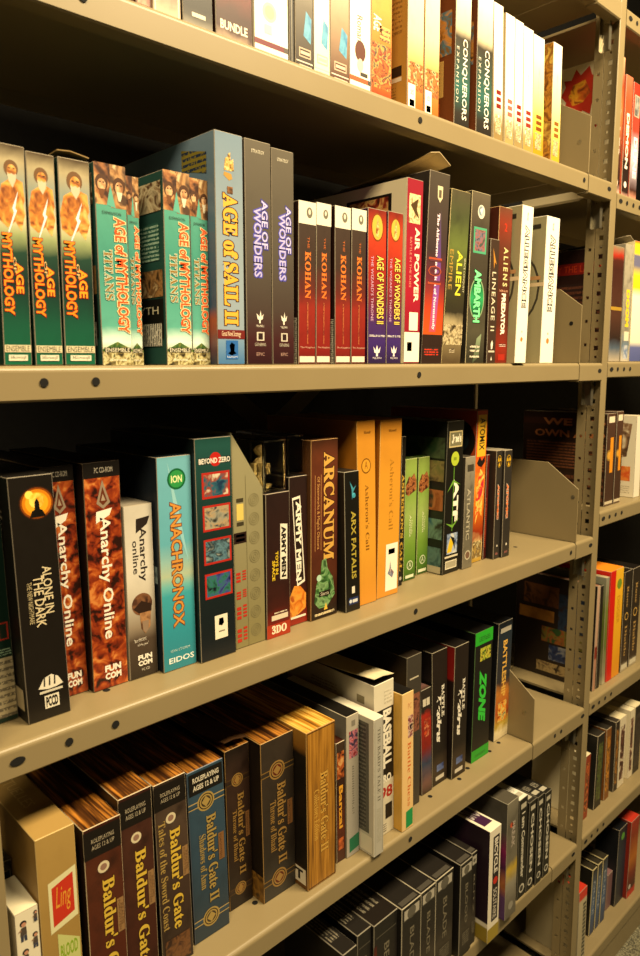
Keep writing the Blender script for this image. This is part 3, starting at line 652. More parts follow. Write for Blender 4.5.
b = Box('air', 'game_box', 'crimson box with white sticker labels and a small plane picture', grad([(0,'#7c1424'),(.4,'#9c1a2c'),(1,'#8a1a2a')], .06, 30), side=M('#6a1420'), left=grad([(0,'#dccfa8'),(1,'#ece0bc')], .03, 10), top=M('#c8b88e'))
b.rect(.14,.765,.84,.92, pic(['#b8a070','#e0cfa0','#8a6a3c'], 120, 3)); b.poly([(.22,.86),(.5,.82),(.8,.79),(.62,.84),(.7,.9)], M('#4a3418'))
b.text('AIR POWER', .54,.34,.84,.745, M('#f0dfc8'), off=.03); b.text('BATTLE IN THE SKIES', .24,.42,.36,.69, M('#d88878'), name='subtitle_lettering')
b.sticker(.3,.185,.84,.285, M('#eee6d2'), label='small white sticker'); b.sticker(.02,.01,.97,.175, M('#efe7d4'), name='label_sticker', label='larger white sticker'); b.rect(.2,.07,.5,.12, lines('#efe7d4','#8a7a50',4))
b.rect(.42,.74,.86,.935, M('#1c140e'), 'L'); b.rect(.45,.755,.83,.92, pic(['#2a140c','#8a2c18','#d8a860','#3a4a2a'], 60, 3), 'L'); b.text('WAGE WAR', .06,.90,.38,.935, M('#4a3a24'), 'h', off=.03, face='L', name='back_lettering'); b.text('FIERCE', .14,.855,.38,.885, M('#5a4a34'), 'h', face='L', name='back_lettering')
b.done()
b = Box('ahr', 'game_box', 'dark box glowing orange and violet lower down, card lid flap raised', grad([(0,'#201412'),(.13,'#2e1a14'),(.16,'#c8501c'),(.3,'#b03a20'),(.45,'#5c2230'),(.6,'#3a2c2c'),(1,'#463e34')], .10, 22, dark='#20100c'), side=M('#2c2622'), left=M('#2e2824'), top=M('#b8a880'))
b.poly([(.3,.17),(.62,.17),(.75,.5),(.62,.82),(.5,.5)], grad([(0,'#c04a5a'),(.3,'#8a4a9a'),(.6,'#5a3c7c'),(1,'#4c4248')], .1, 30))
b.poly([(.4,.93),(.66,.93),(.66,.87),(.54,.845),(.42,.87)], M('#c8bc9c')); b.rect(.47,.87,.6,.91, M('#5a5040'))
b.text(sb('The Airborne Invasion of Normandy'), .42,.18,.58,.79, M('#f0d8e8'), off=.02)
b.text('101', .12,.42,.78,.56, M('#a8482c'), 'down', name='emblem_lettering'); b.text('101', .16,.43,.74,.55, M('#5a2c34'), 'down', name='emblem_lettering')
b.rect(0,.0,1,.155, M('#2c1c16')); b.rect(.12,.045,.82,.085, lines('#2c1c16','#c83018',3)); b.flap(.016).done()
b = Box('alien', 'game_box', 'olive box with yellow-green lettering and a grey battlefield picture', grad([(0,'#4a3c28'),(.14,'#7c6c4c'),(.24,'#a39470'),(.3,'#2e2a1e'),(.5,'#3c3a22'),(.68,'#5e6a34'),(.85,'#43492c'),(1,'#4c4634')], .14, 40, dark='#15150c'), side=M('#2a2a1c'), edge='#a89868')
b.text('ALIEN', .48,.40,.76,.66, M('#d0cc3c'), off=.02); b.text('EMPIRE', .1,.43,.28,.66, M('#a8863c'), name='subtitle_lettering'); b.text('SPACE CONQUEST', .84,.42,.94,.62, M('#c8c4a0'), name='small_lettering')
b.rect(0,.11,1,.23, pic(['#3a3020','#8a7a58','#c8b890','#5a4c34'], 120, 4)); b.rect(.36,.065,.64,.09, lines('#4a3c28','#c0b090',3)); b.done()
b = Box('mam', 'game_box', 'dark box with a green glowing oval and a green-framed picture', grad([(0,'#2c2a20'),(.2,'#4c4838'),(.4,'#39342a'),(.8,'#443d32'),(1,'#5c5342')], .12, 40, dark='#161410'), side=M('#2a2620'), edge='#a89c78')
b.disc(.52,.89,.19, M('#cfcabc'), asp=1.1); b.disc(.50,.895,.13, M('#7c8c98'), asp=1.1); b.poly([(.44,.9),(.62,.92),(.56,.87)], M('#e8e4dc'))
b.frame(.16,.65,.86,.80, M('#4a9a74'), pic(['#3c3440','#6a6a78','#9a5a58','#46504c'], 110, 6), .07)
b.disc(.47,.385,.40, M('#8aa078'), asp=1.62); b.disc(.47,.385,.36, grad([(0,'#10301c'),(.5,'#2c9a5c'),(1,'#0e3a22')], .15, 40, dark='#0a2414'), asp=1.66)
b.text('AMBARTH', .30,.245,.66,.555, M('#7cf0a0'), off=.05, out=M('#0c2c18'), ow=.05); b.poly([(.35,0),(.55,.15),(.8,.18),(.7,.04)], grad([(0,'#3c4434'),(1,'#8a9a78')], .1, 40))
for q in (.095,.07,.035): b.rect(.2,q,.72,q+.013, lines('#3c382c','#d0c8b0',1, duty=.9))
b.done()
b = Box('lin', 'game_case', 'short narrow brown case with widely spaced pale lettering beside the green oval', M('#3a2a20'), side=M('#2c2018'), cat='game case')
b.poly([(.3,.93),(.6,.84),(.75,.8),(.55,.82),(.45,.76),(.4,.84)], M('#b87c2c')); b.text('LINEAGE II', .3,.265,.72,.74, M('#d8cbb0'), off=.008, space=1.15)
b.poly([(.4,.16),(.55,.19),(.66,.16),(.6,.12),(.45,.115)], M('#e8e0d0')); b.rect(.15,.09,.85,.105, M('#c8bca8')); b.poly([(.42,.025),(.5,.06),(.6,.025)], M('#d8d0c0')); b.done()
b = Box('avp', 'game_box', 'rust-red box with pale capitals, standing behind the narrow brown case', grad([(0,'#6a1c10'),(.1,'#8a2414'),(.25,'#542214'),(.5,'#4c2418'),(.75,'#5c2c1c'),(.9,'#7c2e1c'),(1,'#5e3a28')], .16, 26, dark='#2a120c'), side=M('#4c2216'), edge='#a88858')
b.text('ALIENS', .44,.50,.78,.75, M('#c8c088'), space=1.5, off=.03); b.text('VERSUS', .2,.465,.85,.478, M('#d8a080'), 'h', name='small_lettering'); b.text('PREDATOR', .40,.185,.72,.455, M('#f0e4d4'), off=.05, name='subtitle_lettering')
b.text('2', .42,.85,.62,.90, M('#c83018'), 'h', name='ghost_numeral'); b.rect(.34,.11,.86,.13, lines('#54241a','#d0b0a0',2)); b.rect(.3,.02,.8,.06, M('#a02414')); b.done()
def alleg(k, label):
    b = Box(k, 'game_box', label, M('#f2ecdd', .35), side=M('#a89c78'), left=M('#9c9472'), group='white boxes with outlined lettering', edge='#d8d0bc')
    b.text('ALLEGIANCE', .36,.365,.70,.87, M('#f4f0e6'), off=.0, out=M('#3c3a34'), ow=.085)
    b.disc(.5,.155,.11, M('#c87838')); b.disc(.5,.205,.05, M('#a8a090')); b.text(si('Microsoft'), .44,.91,.56,.96, M('#8a8474'), name='maker_lettering')
    for r, c in ((.56,'#3a352a'),(.53,'#9c9472')): b.disc(.38,.52,r, M(c), 'L')
    b.rect(.3,.0,.62,.26, M('#9c9472'), 'L'); b.rect(.2,.53,1,.555, M('#d8c09a'), 'L'); b.rect(.2,.575,.95,.6, M('#b88a5c'), 'L'); b.rect(.55,.36,.75,.5, M('#5c3020'), 'L'); b.rect(.6,.92,.92,.95, M('#2e2a22'), 'L'); b.rect(.5,.03,.75,.06, M('#b09a50'), 'L')
    return b
alleg('cc1', 'white box with outlined lettering, next to the rust-red box').done()
alleg('cc2', 'white box with outlined lettering, next to the divider plate').done()

# ------------------------------------------------------------------ second shelf (boxes cut by the top of the picture)
WH = M('#f1e9d6')
b = Box('t_red', 'game_box', 'dark red box, leftmost on the sloping top shelf', M('#5a1c18')); b.rect(.1,.02,.9,.12, pic(['#6a2418','#c89070'],90,1)); b.done()
b = Box('t_clear', 'game_case', 'pale clear-sleeved case with pinkish print, second from the left on the top row', grad([(0,'#d8c8a0'),(.06,'#cfa98c'),(.12,'#d0bfa0'),(1,'#c8b898')], .1, 60), cat='game case'); b.frame(.06,.01,.94,.98, M('#e8dcc0'), grad([(0,'#c8a88c'),(.1,'#a87868'),(1,'#c0b090')], .2, 60), .04); b.done()
b = Box('t_black', 'game_case', 'black and grey case with a small pale label on the top row', grad([(0,'#8a8474'),(.05,'#3a362e'),(.1,'#12100e'),(1,'#161412')], .1, 40), side=M('#1a1816'), cat='game case'); b.rect(.3,.055,.75,.075, M('#d0c8b4')); b.done()
b = Box('t_bund', 'game_box', 'dark red box with blocky pale word near its foot', grad([(0,'#a08870'),(.04,'#3a1a14'),(.12,'#34100c'),(.2,'#5a140e'),(1,'#4a0e0a')], .25, 40, dark='#1c0c0a'), side=M('#2c1412')); b.text('BUNDLE', .12,.045,.86,.085, M('#e8dcc8'), 'h', off=.03); b.done()
def stripe(k, label, c='#6a2430'):
    b = Box(k, 'game_box', label, M('#f4eddc'), side=M('#e0d6be'), group='white boxes with a maroon stripe'); b.rect(0,.04,1,.065, M(c)); b.rect(.86,.04,1,.065, M('#4a4038')); return b
b = stripe('t_white1', 'wide white box with a maroon stripe and a faint grey seal'); b.disc(.45,.2,.2, M('#cfc3a8')); b.disc(.45,.2,.14, M('#b8a98c')); b.rect(.3,.1,.5,.14, M('#d8d0bc')); b.done()
b = Box('t_slim', 'disc_case', 'very slim black case between the white box and the blue picture box', M('#1c1a18'), cat='disc case'); b.rect(.4,.02,.6,.98, M('#7a7468')); b.done()
def bluepic(k, label, base, c2):
    b = Box(k, 'game_box', label, grad([(0,base),(.3,c2),(1,'#e8e0cc')], .1, 50, dark=base), side=M('#3a342c'), group='boxes with a blue picture near the foot')
    b.poly([(.45,.16),(.85,.13),(.9,.25),(.6,.28)], pic(['#2474a4','#5ca4c4','#1c5c90'], 60, 3)); b.frame(.2,.055,.85,.10, M('#c8a890'), M(base), .05); b.rect(.28,.07,.78,.085, M('#d8b8a0')); b.rect(.05,.03,.95,.036, M('#e0d0c0')); b.rect(.2,.01,.9,.018, M('#c8b8a8')); return b
bluepic('t_pic1', 'charcoal-footed box with a blue picture on the top row', '#2c241e', '#5c5446').done()
bluepic('t_pic2', 'white box with a blue picture between two dark-footed ones', '#e2d8c2', '#ece4d0').done()
bluepic('t_pic3', 'brown-footed box with a blue picture beside the white striped box', '#4c2a1c', '#a08468').done()
b = stripe('t_white2', 'white box with an orange-red stripe and a brown disc, left of the soldiers box', '#c8542c'); b.text('Roman', .35,.25,.6,.38, M('#3a342c'), name='small_lettering'); b.disc(.5,.2,.25, M('#5a2c18'), asp=1.3); b.disc(.5,.13,.14, M('#c8c0ac'), asp=1.4); b.rect(.5,.075,.85,.095, M('#3a3630')); b.done()
b = Box('t_orange', 'game_box', 'orange box crowded with painted soldiers on the top row', grad([(0,'#9c3408'),(.05,'#a85014'),(.3,'#b87828'),(.5,'#c89038'),(1,'#c08c34')], .15, 50, dark='#7a3010'), side=M('#a86a24'))
b.rect(.04,.05,.96,.30, pic(['#2a1006','#b8641c','#74200c','#c89848','#1c3a34','#94400f'], 80, 5)); b.text('AGE', .1,.36,.5,.45, M('#f0e8d0'), off=.03, out=M('#6a3a14')); b.rect(.4,.32,.9,.4, lines('#d8a050','#6a4018',3)); b.done()
def rise(k, label):
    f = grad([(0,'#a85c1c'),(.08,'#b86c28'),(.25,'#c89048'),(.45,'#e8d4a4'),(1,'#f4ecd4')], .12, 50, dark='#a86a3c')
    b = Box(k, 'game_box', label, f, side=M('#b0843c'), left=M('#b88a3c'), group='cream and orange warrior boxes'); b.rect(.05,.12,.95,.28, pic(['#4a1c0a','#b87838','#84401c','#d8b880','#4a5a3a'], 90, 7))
    b.sticker(.06,.005,.5,.15, M('#f4eee0')); b.rect(.15,.02,.45,.06, M('#1c1a16')); b.rect(.2,.09,.4,.12, lines('#f4eee0','#7a7464',4))
    b.rect(.3,.2,.95,.26, M('#2c2014'), 'L'); b.rect(.3,.17,.95,.195, M('#d8d0b8'), 'L'); b.rect(.35,.36,.8,.42, M('#3a2412'), 'L'); b.rect(.3,.45,.95,.9, lines('#b88a3c','#8a6428',16), 'L'); b.rect(.1,.06,.9,.15, lines('#b88a3c','#8a6428',5), 'L'); return b
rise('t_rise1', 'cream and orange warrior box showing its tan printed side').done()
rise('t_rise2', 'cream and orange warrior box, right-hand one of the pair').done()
def conqr(k, label):
    b = Box(k, 'expansion_box', label, grad([(0,'#201c16'),(.1,'#2a251e'),(.28,'#2c5e56'),(.45,'#34443c'),(.62,'#383228'),(.68,'#c8bc9c'),(1,'#f4ecd8')], .12, 30, dark='#2a2a26'), side=M('#5a2c18'), left=M('#6c3a1c'), group='slate boxes with tall white capitals')
    b.text('CONQUERORS', .45,.06,.80,.62, M('#f0e8dc'), off=.01); b.text('EXPANSION', .1,.17,.25,.55, M('#dcd2c0'), name='subtitle_lettering', space=1.4)
    b.rect(.1,.05,.8,.18, pic(['#5a2010','#d0602c','#8a3a1c'], 60, 3), 'L'); b.rect(.25,.22,.85,.47, M('#c8a860'), 'L'); b.rect(.3,.24,.8,.45, lines('#c8a860','#7a5a2c',10), 'L'); b.rect(.15,.5,.95,.8, pic(['#7a5a2c','#4a7a90','#c88a3c','#3a2a18'], 50, 5), 'L'); return b
conqr('t_conq1', 'slate box with tall white capitals, left one of two').done()
conqr('t_conq2', 'slate box with tall white capitals, right one of two').done()
def blocks(k, label, base, bl, low, lv, n=3):
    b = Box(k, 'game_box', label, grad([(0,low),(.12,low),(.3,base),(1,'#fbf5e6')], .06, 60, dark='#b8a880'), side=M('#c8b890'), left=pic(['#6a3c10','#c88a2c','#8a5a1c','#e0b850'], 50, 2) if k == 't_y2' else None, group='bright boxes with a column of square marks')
    for i in range(n): b.rect(.3,lv-.05*i,.8,lv-.05*i+.032, M(bl))
    b.rect(.2,.06,.8,.2, pic([low,'#c8b890','#7a6a4a',base], 150, 5)); b.text('Age', .48,.5,.56,.75, M('#d8cdb0'), name='faint_lettering'); return b
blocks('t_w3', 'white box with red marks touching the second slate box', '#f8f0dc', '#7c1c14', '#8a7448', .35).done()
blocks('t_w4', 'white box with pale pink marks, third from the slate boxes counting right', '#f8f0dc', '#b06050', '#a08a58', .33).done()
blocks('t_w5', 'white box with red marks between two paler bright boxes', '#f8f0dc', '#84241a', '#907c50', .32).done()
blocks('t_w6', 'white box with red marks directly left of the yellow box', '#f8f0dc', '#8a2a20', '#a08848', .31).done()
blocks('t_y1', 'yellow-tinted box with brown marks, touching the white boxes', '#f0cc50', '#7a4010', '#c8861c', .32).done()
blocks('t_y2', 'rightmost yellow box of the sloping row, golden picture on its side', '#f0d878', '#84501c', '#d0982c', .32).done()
# ------------------------------------------------------------------ fourth shelf
b = Box('green0', 'game_box', 'dark green box with a pale label, cut by the left edge', M('#0e2a22'), side=M('#0a1e18'))
b.sticker(.3,.02,.97,.26, lines('#b3a888','#6a6250',9), name='paper_label'); b.frame(.6,.33,.92,.40, M('#a83020'), M('#1c2c24'), .05); b.rect(.6,.27,.95,.30, lines('#0e2a22','#8aa890',3)); b.done()
b = Box('mw', 'game_box', 'black box with a fiery orange disc at the top', M('#17130f', .35), side=M('#14110e'), edge='#7a7264')
for r, c in ((.40,'#2c1608'),(.37,'#7a3a08'),(.33,'#c87810'),(.26,'#e8a020')): b.disc(.60,.89,r, M(c), asp=.95)
b.disc(.44,.925,.09, M('#f4d860')); b.disc(.6,.9,.17, pic(['#f0b838','#ffd860','#e09018'],90,2))
b.poly([(.42,.835),(.78,.835),(.72,.86),(.66,.865),(.65,.895),(.60,.91),(.55,.895),(.54,.865),(.48,.86)], M('#0c0804'))
b.text('ALONE IN', .59,.44,.80,.635, M('#cfc09c'), off=.01); b.text('THE DARK', .37,.39,.59,.60, M('#cfc09c'), off=.01); b.text('THE NEW NIGHTMARE', .22,.41,.33,.58, M('#b8a880'), name='subtitle_lettering')
b.poly([(.28,.135),(.42,.175),(.6,.185),(.75,.17),(.86,.135),(.7,.128),(.5,.126)], M('#d8d2c0')); 
for q in (.4,.52,.64): b.poly([(q,.14),(q+.02,.178),(q+.05,.178),(q+.04,.14)], M('#2c2820'))
b.rect(.3,.112,.84,.122, M('#c8c2b0')); b.rect(.40,.045,.74,.10, M('#d8d2c0')); b.text('PCCD', .43,.05,.71,.095, M('#17130f'), 'h', off=.05, name='maker_lettering')
b.sticker(.72,.05,.97,.14, M('#b0a486'), 'L', 'paper_label'); b.rect(.3,.68,.8,.72, lines('#14110e','#6a6454',3), 'L'); b.rect(.6,.83,.9,.88, lines('#14110e','#8a8270',2), 'L'); b.done()
def anarchy(k, label):
    b = Box(k, 'game_box', label, pic(['#240a03','#6a200a','#8a340f','#a8501c','#c47a3a'], 85, 3), side=M('#1a100c'), group='rust-orange boxes with white lettering', edge='#6a5a44')
    b.rect(0,.935,1,1, M('#15100c')); b.text('PC CD-ROM', .3,.955,.8,.978, M('#b8b0a0'), 'h', name='small_lettering')
    b.poly([(.32,.825),(.5,.925),(.70,.825),(.5,.80)], M('#8a7a66')); b.poly([(.40,.832),(.5,.895),(.62,.832),(.5,.815)], M('#5c2a14')); b.poly([(.45,.835),(.5,.865),(.57,.835)], M('#9c8a74'))
    b.text('Anarchy Online', .30,.225,.68,.765, M('#e6e0d0'), off=.018); b.poly([(.28,.74),(.3,.79),(.74,.80),(.66,.77)], M('#e6e0d0'))
    b.text('FUN', .34,.075,.80,.105, M('#e8e2d4'), 'h', off=.05, name='maker_lettering'); b.text('COM', .34,.04,.80,.07, M('#e8e2d4'), 'h', off=.05, name='maker_lettering'); return b
anarchy('ao1', 'rust-orange box half hidden behind the black fiery-disc box').done()
anarchy('ao2', 'rust-orange box fully visible, left of the small silver box').done()
b = Box('ao3', 'game_box', 'small silver-white box with black lettering and a sepia helmeted figure', grad([(0,'#2c241c'),(.22,'#4a3c30'),(.3,'#8a7c6a'),(.45,'#b8b0a0'),(.6,'#cfc9bc'),(1,'#bdb7aa')], .08, 30, dark='#6a6054'), side=M('#8a8274'))
b.text('Anarchy', .44,.56,.76,.87, M('#241c18'), off=.015); b.text('online', .26,.61,.46,.80, M('#241c18'), off=.01, name='subtitle_lettering'); b.poly([(.4,.84),(.42,.92),(.9,.93),(.8,.885)], M('#241c18'))
b.disc(.52,.43,.36, pic(['#4a2e20','#7a5236','#3a2218'],60,1), asp=1.0); b.poly([(.2,.41),(.4,.38),(.84,.38),(.86,.42),(.5,.45)], M('#2c1c14')); b.poly([(.42,.38),(.82,.38),(.78,.29),(.6,.255),(.46,.29)], pic(['#7a5436','#a87c54','#5a3a24'],80,2)); b.poly([(.5,.33),(.74,.33),(.7,.27),(.6,.26),(.52,.28)], M('#8a7460'))
b.text('"Best MMORPG', .18,.215,.62,.235, M('#d8cfc0'), 'h', name='small_lettering'); b.text('of the year"', .3,.185,.7,.205, M('#d8cfc0'), 'h', name='small_lettering')
b.text('FUN', .30,.105,.80,.135, M('#e8e2d4'), 'h', off=.05, name='maker_lettering'); b.text('COM', .30,.07,.80,.10, M('#e8e2d4'), 'h', off=.05, name='maker_lettering'); b.text('PC CD', .42,.04,.7,.055, M('#c8c0b0'), 'h', name='small_lettering'); b.done()
b = Box('ana', 'game_box', 'teal blue box with a green disc and rust handwritten title', grad([(0,'#2c7c8c'),(.2,'#2f8c9c'),(.36,'#3c9ca8'),(.40,'#6ab0ae'),(.45,'#a8b89c'),(.52,'#8ab4b0'),(.6,'#5ca4b4'),(1,'#6aa8b8')], .06, 26, dark='#1c5c6c'), side=M('#101c24'), left=grad([(0,'#101a24'),(1,'#1c222a')], .2, 20))
b.poly([(.3,.98),(.5,.7),(.85,.5),(.6,.75)], M('#8cc0c8')); b.disc(.56,.895,.27, M('#0e5a30'), asp=1.0); b.disc(.56,.895,.22, M('#2c8a44'), asp=1.0); b.text('ION', .40,.878,.72,.912, M('#d8e0a8'), 'h', off=.03, name='badge_lettering')
b.text('ANACHRONOX', .34,.205,.66,.79, M('#c88a3c'), off=.02, out=M('#6a2c14'), ow=.045)
b.text('ION STORM', .22,.088,.8,.1, M('#bcd8d4'), 'h', name='small_lettering'); b.text('EIDOS', .16,.035,.92,.062, M('#dce8e4'), 'h', off=.02, name='maker_lettering')
b.rect(.3,.6,.85,.75, lines('#1a2028','#8a8a80',7), 'L'); b.rect(.82,.42,.97,.5, pic(['#2c3c4c','#8a9c9c'],60,1), 'L'); b.done()
b = Box('scr', 'game_box', 'dark green-black box with four red-framed screenshots in a column', grad([(0,'#10161c'),(.5,'#12201f'),(.8,'#173a36'),(1,'#1c4a44')], .12, 24, dark='#0a0f12'), side=M('#101c1c'))
b.rect(.08,.885,.97,.915, M('#1c2c2c')); b.disc(.55,.905,.16, M('#b02018')); b.text('BEYOND ZERO', .10,.888,.96,.912, M('#d8d4c8'), 'h', off=.03)
for i, v in enumerate((.735,.59,.44,.285)):
    b.frame(.16,v,.93,v+.115, M('#a8261c'), [pic(['#14304c','#2a5a6a','#8a3c2c','#c8c0a8'],70,1), pic(['#2a2a24','#8a8a7c','#a8906c','#1a3a4a'],70,2), pic(['#24445c','#5a7c8a','#1c2c34','#88908a'],70,3), pic(['#1c1c4a','#3c4a8a','#2a6a5a','#0c1020'],70,4)][i], .05)
b.sticker(.40,.09,.76,.20, M('#e4dcc8'), label='white sticker with a blue blot'); b.poly([(.5,.155),(.6,.148),(.66,.16),(.64,.185),(.52,.185)], M('#24345a')); b.rect(.5,.12,.68,.127, M('#8a8270')); b.done()

# olive folder: card holder with a slanting top, seen on edge
def folder(dims):
    row, a, e, ta, tb, y, h, d = dims; w = e-a; zc = .195
    f = grad([(0,'#7c744c'),(.5,'#868060'),(1,'#8e8868')], .05, 14, dark='#5a5434')
    bm = bmesh.new(); pts = [(0,0),(w,0),(w,zc+.008),(0,h)]
    A = [bm.verts.new((x,0,z)) for x, z in pts]; C = [bm.verts.new((x,d*.92,z)) for x, z in pts]
    fr_ = bm.faces.new(A); bm.faces.new(C[::-1])
    for i in range(4): bm.faces.new((A[(i+1)%4], A[i], C[i], C[(i+1)%4]))
    uv = bm.loops.layers.uv.new('UVMap')
    for fa in bm.faces:
        for lp in fa.loops: lp[uv].uv = (lp.vert.co.x/w, lp.vert.co.z/h)
    bmesh.ops.recalc_face_normals(bm, faces=bm.faces); bevel_all(bm, .0007)
    o = mesh_obj('card_folder', bm, [f], loc=(a, y, ZS[row]+.0004)); tag(o, 'olive card folder with a slanting top, faint rings and red print', 'game box')
    def deco(name, polys, m, lab=None):
        bm = bmesh.new(); uv = bm.loops.layers.uv.new('UVMap')
        for i, p in enumerate(polys):
            q = bm.faces.new([bm.verts.new((u*w, -.0003, v*h)) for u, v in p])
            us = [t[0] for t in p]; vs = [t[1] for t in p]
            for lp, (u, v) in zip(q.loops, p): lp[uv].uv = ((u-min(us))/(max(us)-min(us)+1e-6), (v-min(vs))/(max(vs)-min(vs)+1e-6))
        k = mesh_obj(name, bm, m, o); 
        if lab: k['label'] = lab
    R = lambda u0,v0,u1,v1: [(u0,v0),(u1,v0),(u1,v1),(u0,v1)]
    rings = []
    for i in range(8):
        cv = .068+.088*i
        for r in (.17,.115,.06):
            for j in range(20):
                t0, t1 = 2*math.pi*j/20, 2*math.pi*(j+1)/20; s = w/h
                rings.append([(.68+r*math.cos(t0), cv+r*s*math.sin(t0)), (.68+r*math.cos(t1), cv+r*s*math.sin(t1)), (.68+(r-.018)*math.cos(t1), cv+(r-.018)*s*math.sin(t1)), (.68+(r-.018)*math.cos(t0), cv+(r-.018)*s*math.sin(t0))])
    deco('embossed_rings', rings, M('#777050'))
    deco('fold_line', [R(.42,.0,.43,.8)], M('#6a6444'))
    deco('yellow_label', [R(.12,.60,.34,.675)], M('#d0b860'))
    deco('small_print', [R(.12,.683,.34,.70), R(.12,.575,.34,.592)], M('#3a3424'))
    deco('dark_tag', [R(.02,.495,.42,.545)], M('#241410')); deco('tag_print', [R(.08,.503,.36,.516), R(.08,.524,.36,.536)], M('#a83020'))
    red = []
    for v0, v1 in ((.315,.365),(.235,.275),(.14,.205),(.03,.1)):
        for i in range(3): red.append(R(.06,v0+(v1-v0)*i/3,.2,v0+(v1-v0)*(i+.7)/3))
        for i in range(4): red.append(R(.26,v0+.006+(v1-v0)*i/4,.38,v0+.006+(v1-v0)*(i+.6)/4))
    deco('red_print', red, M('#b02c1c'))
folder(DIM['mag'])

# toy-soldier boxes with clear domes
def dome(b, z0, hgt, toy):
    bm = bmesh.new(); w = b.w*.94; d = b.d*.9
    add_box(bm, -w/2+b.sh, .004, z0, w/2+b.sh, d, z0+hgt); bm.faces.ensure_lookup_table()
    bevel_all(bm, .003, 2); n0 = set(bm.faces); t = .0007
    add_box(bm, -w/2+b.sh+t, .004+t, z0+t, w/2+b.sh-t, d-t, z0+hgt-t); bmesh.ops.reverse_faces(bm, faces=[f for f in bm.faces if f not in n0]); b.kids.append(('clear_plastic_dome', bm, [glass_mat()], 'clear plastic dome on top of the box'))
    if toy:
        bm = bmesh.new(); prof = [(0,.0145),(.004,.0145),(.0045,.006),(.014,.0045),(.022,.0055),(.027,.0075),(.034,.0085),(.039,.005),(.042,.0035),(.045,.0065),(.051,.0068),(.056,.004),(.058,.0)]
        prev = None
        for i, (z, r) in enumerate(prof):
            rr = [bm.verts.new((b.sh-.004+r*math.cos(2*math.pi*j/10)+.003*math.sin(i*1.7), .030+r*.8*math.sin(2*math.pi*j/10), z0+.002+z)) for j in range(10)]
            if prev:
                for j in range(10): bm.faces.new((prev[j], prev[(j+1)%10], rr[(j+1)%10], rr[j]))
            prev = rr
        for (dx, zz, ln) in ((-.011,.036,.016),(.011,.034,.014)): add_box(bm, b.sh-.004+dx-.0025, .026, z0+zz-ln, b.sh-.004+dx+.0025, .033, z0+zz)
        b.kids.append(('toy_figure', bm, [M('#c8b070', .45)], 'cream moulded toy figure inside the dome'))
def army(k, label, sm):
    b = Box(k, 'game_box', label, grad([(0,'#8a2414'),(.1,'#6a1c12'),(.2,'#3c1610'),(.4,'#2c1612'),(1,'#241613')], .25, 40, dark='#140a08'), side=M('#1c120f'), group='dark boxes with clear domes on top')
    if sm:
        b.poly([(.58,.40),(.88,.39),(.90,.775),(.60,.785)], M('#e0dac8')); b.text('ARMY MEN', .64,.41,.84,.765, M('#1c1410'), off=.05)
        b.text('TOYS IN', .38,.44,.50,.60, M('#d8b828'), off=.03, name='subtitle_lettering'); b.text('SPACE', .24,.40,.36,.54, M('#d8b828'), off=.03, name='subtitle_lettering')
        b.rect(.2,.12,.9,.155, M('#d0c4ac')); b.rect(.3,.165,.86,.175, lines('#3c1610','#d0c4ac',1,duty=.9)); b.rect(0,0,1,.095, M('#9c3018')); b.text(sb('3DO'), .2,.025,.84,.085, M('#ead8bc'), 'h', off=.03, name='maker_lettering')
    else:
        b.poly([(.16,.86),(.60,.87),(.86,.285),(.42,.26)], M('#e4decc')); b.poly([(.21,.845),(.56,.852),(.80,.30),(.46,.28)], M('#241814'))
        b.text('ARMY MEN', .36,.30,.66,.835, M('#e8e2d0'), off=.04); b.poly([(0,.05),(0,.2),(.25,.27),(.6,.26),(.92,.2),(.9,.10),(.5,.07)], pic(['#8a3c10','#c8701c','#e09838','#a85018'],60,3)); b.rect(.05,.045,.9,.06, M('#e0d8c4'))
    return b
b = army('arm1', 'dark toy-soldier box with yellow lettering, cream figure in the clear dome on top', 1); dome(b, b.h+.001, .068, True); b.done()
b = army('arm2', 'dark toy-soldier box with a tilted white-framed title and empty clear dome', 0); dome(b, b.h+.001, .055, False); b.done()
b = Box('arc', 'game_box', 'brown box with curling gold title and a green creature at its foot', grad([(0,'#1c120a'),(.06,'#24140c'),(.25,'#4a2414'),(.6,'#54261a'),(.9,'#5a2c18'),(1,'#3c2012')], .2, 26, dark='#1c0e08'), side=M('#54341a'), edge='#a8824c')
b.text(sb('ARCANUM'), .46,.325,.86,.93, M('#c89a48'), off=.02, out=M('#3a1c0c'), ow=.04); b.text('Of Steamworks & Magick Obscura', .2,.40,.32,.80, M('#c89454'), name='subtitle_lettering'); b.rect(.14,.39,.155,.81, M('#b8844a')); b.rect(.36,.39,.375,.81, M('#b8844a'))
b.poly([(.12,.10),(.2,.2),(.36,.26),(.4,.33),(.56,.34),(.62,.28),(.82,.22),(.9,.12),(.6,.06),(.3,.06)], pic(['#1c2c14','#3c6a34','#7aa06a','#2a4a24'],70,2)); b.disc(.3,.235,.09, M('#a8c8b0')); b.rect(.3,.125,.72,.155, M('#1c160e')); b.text('Sierra', .36,.13,.66,.15, M('#d0c8b0'), 'h', name='maker_lettering')
b.poly([(.48,.045),(.56,.085),(.62,.045)], M('#d8b040')); b.rect(.14,.02,.88,.035, lines('#1c120a','#c8b890',1,duty=.9)); b.done()
b = Box('arx', 'game_box', 'short black box with olive gold letters and a cyan sparkle', M('#14120e', .35), side=M('#1a1814'), edge='#8a8474')
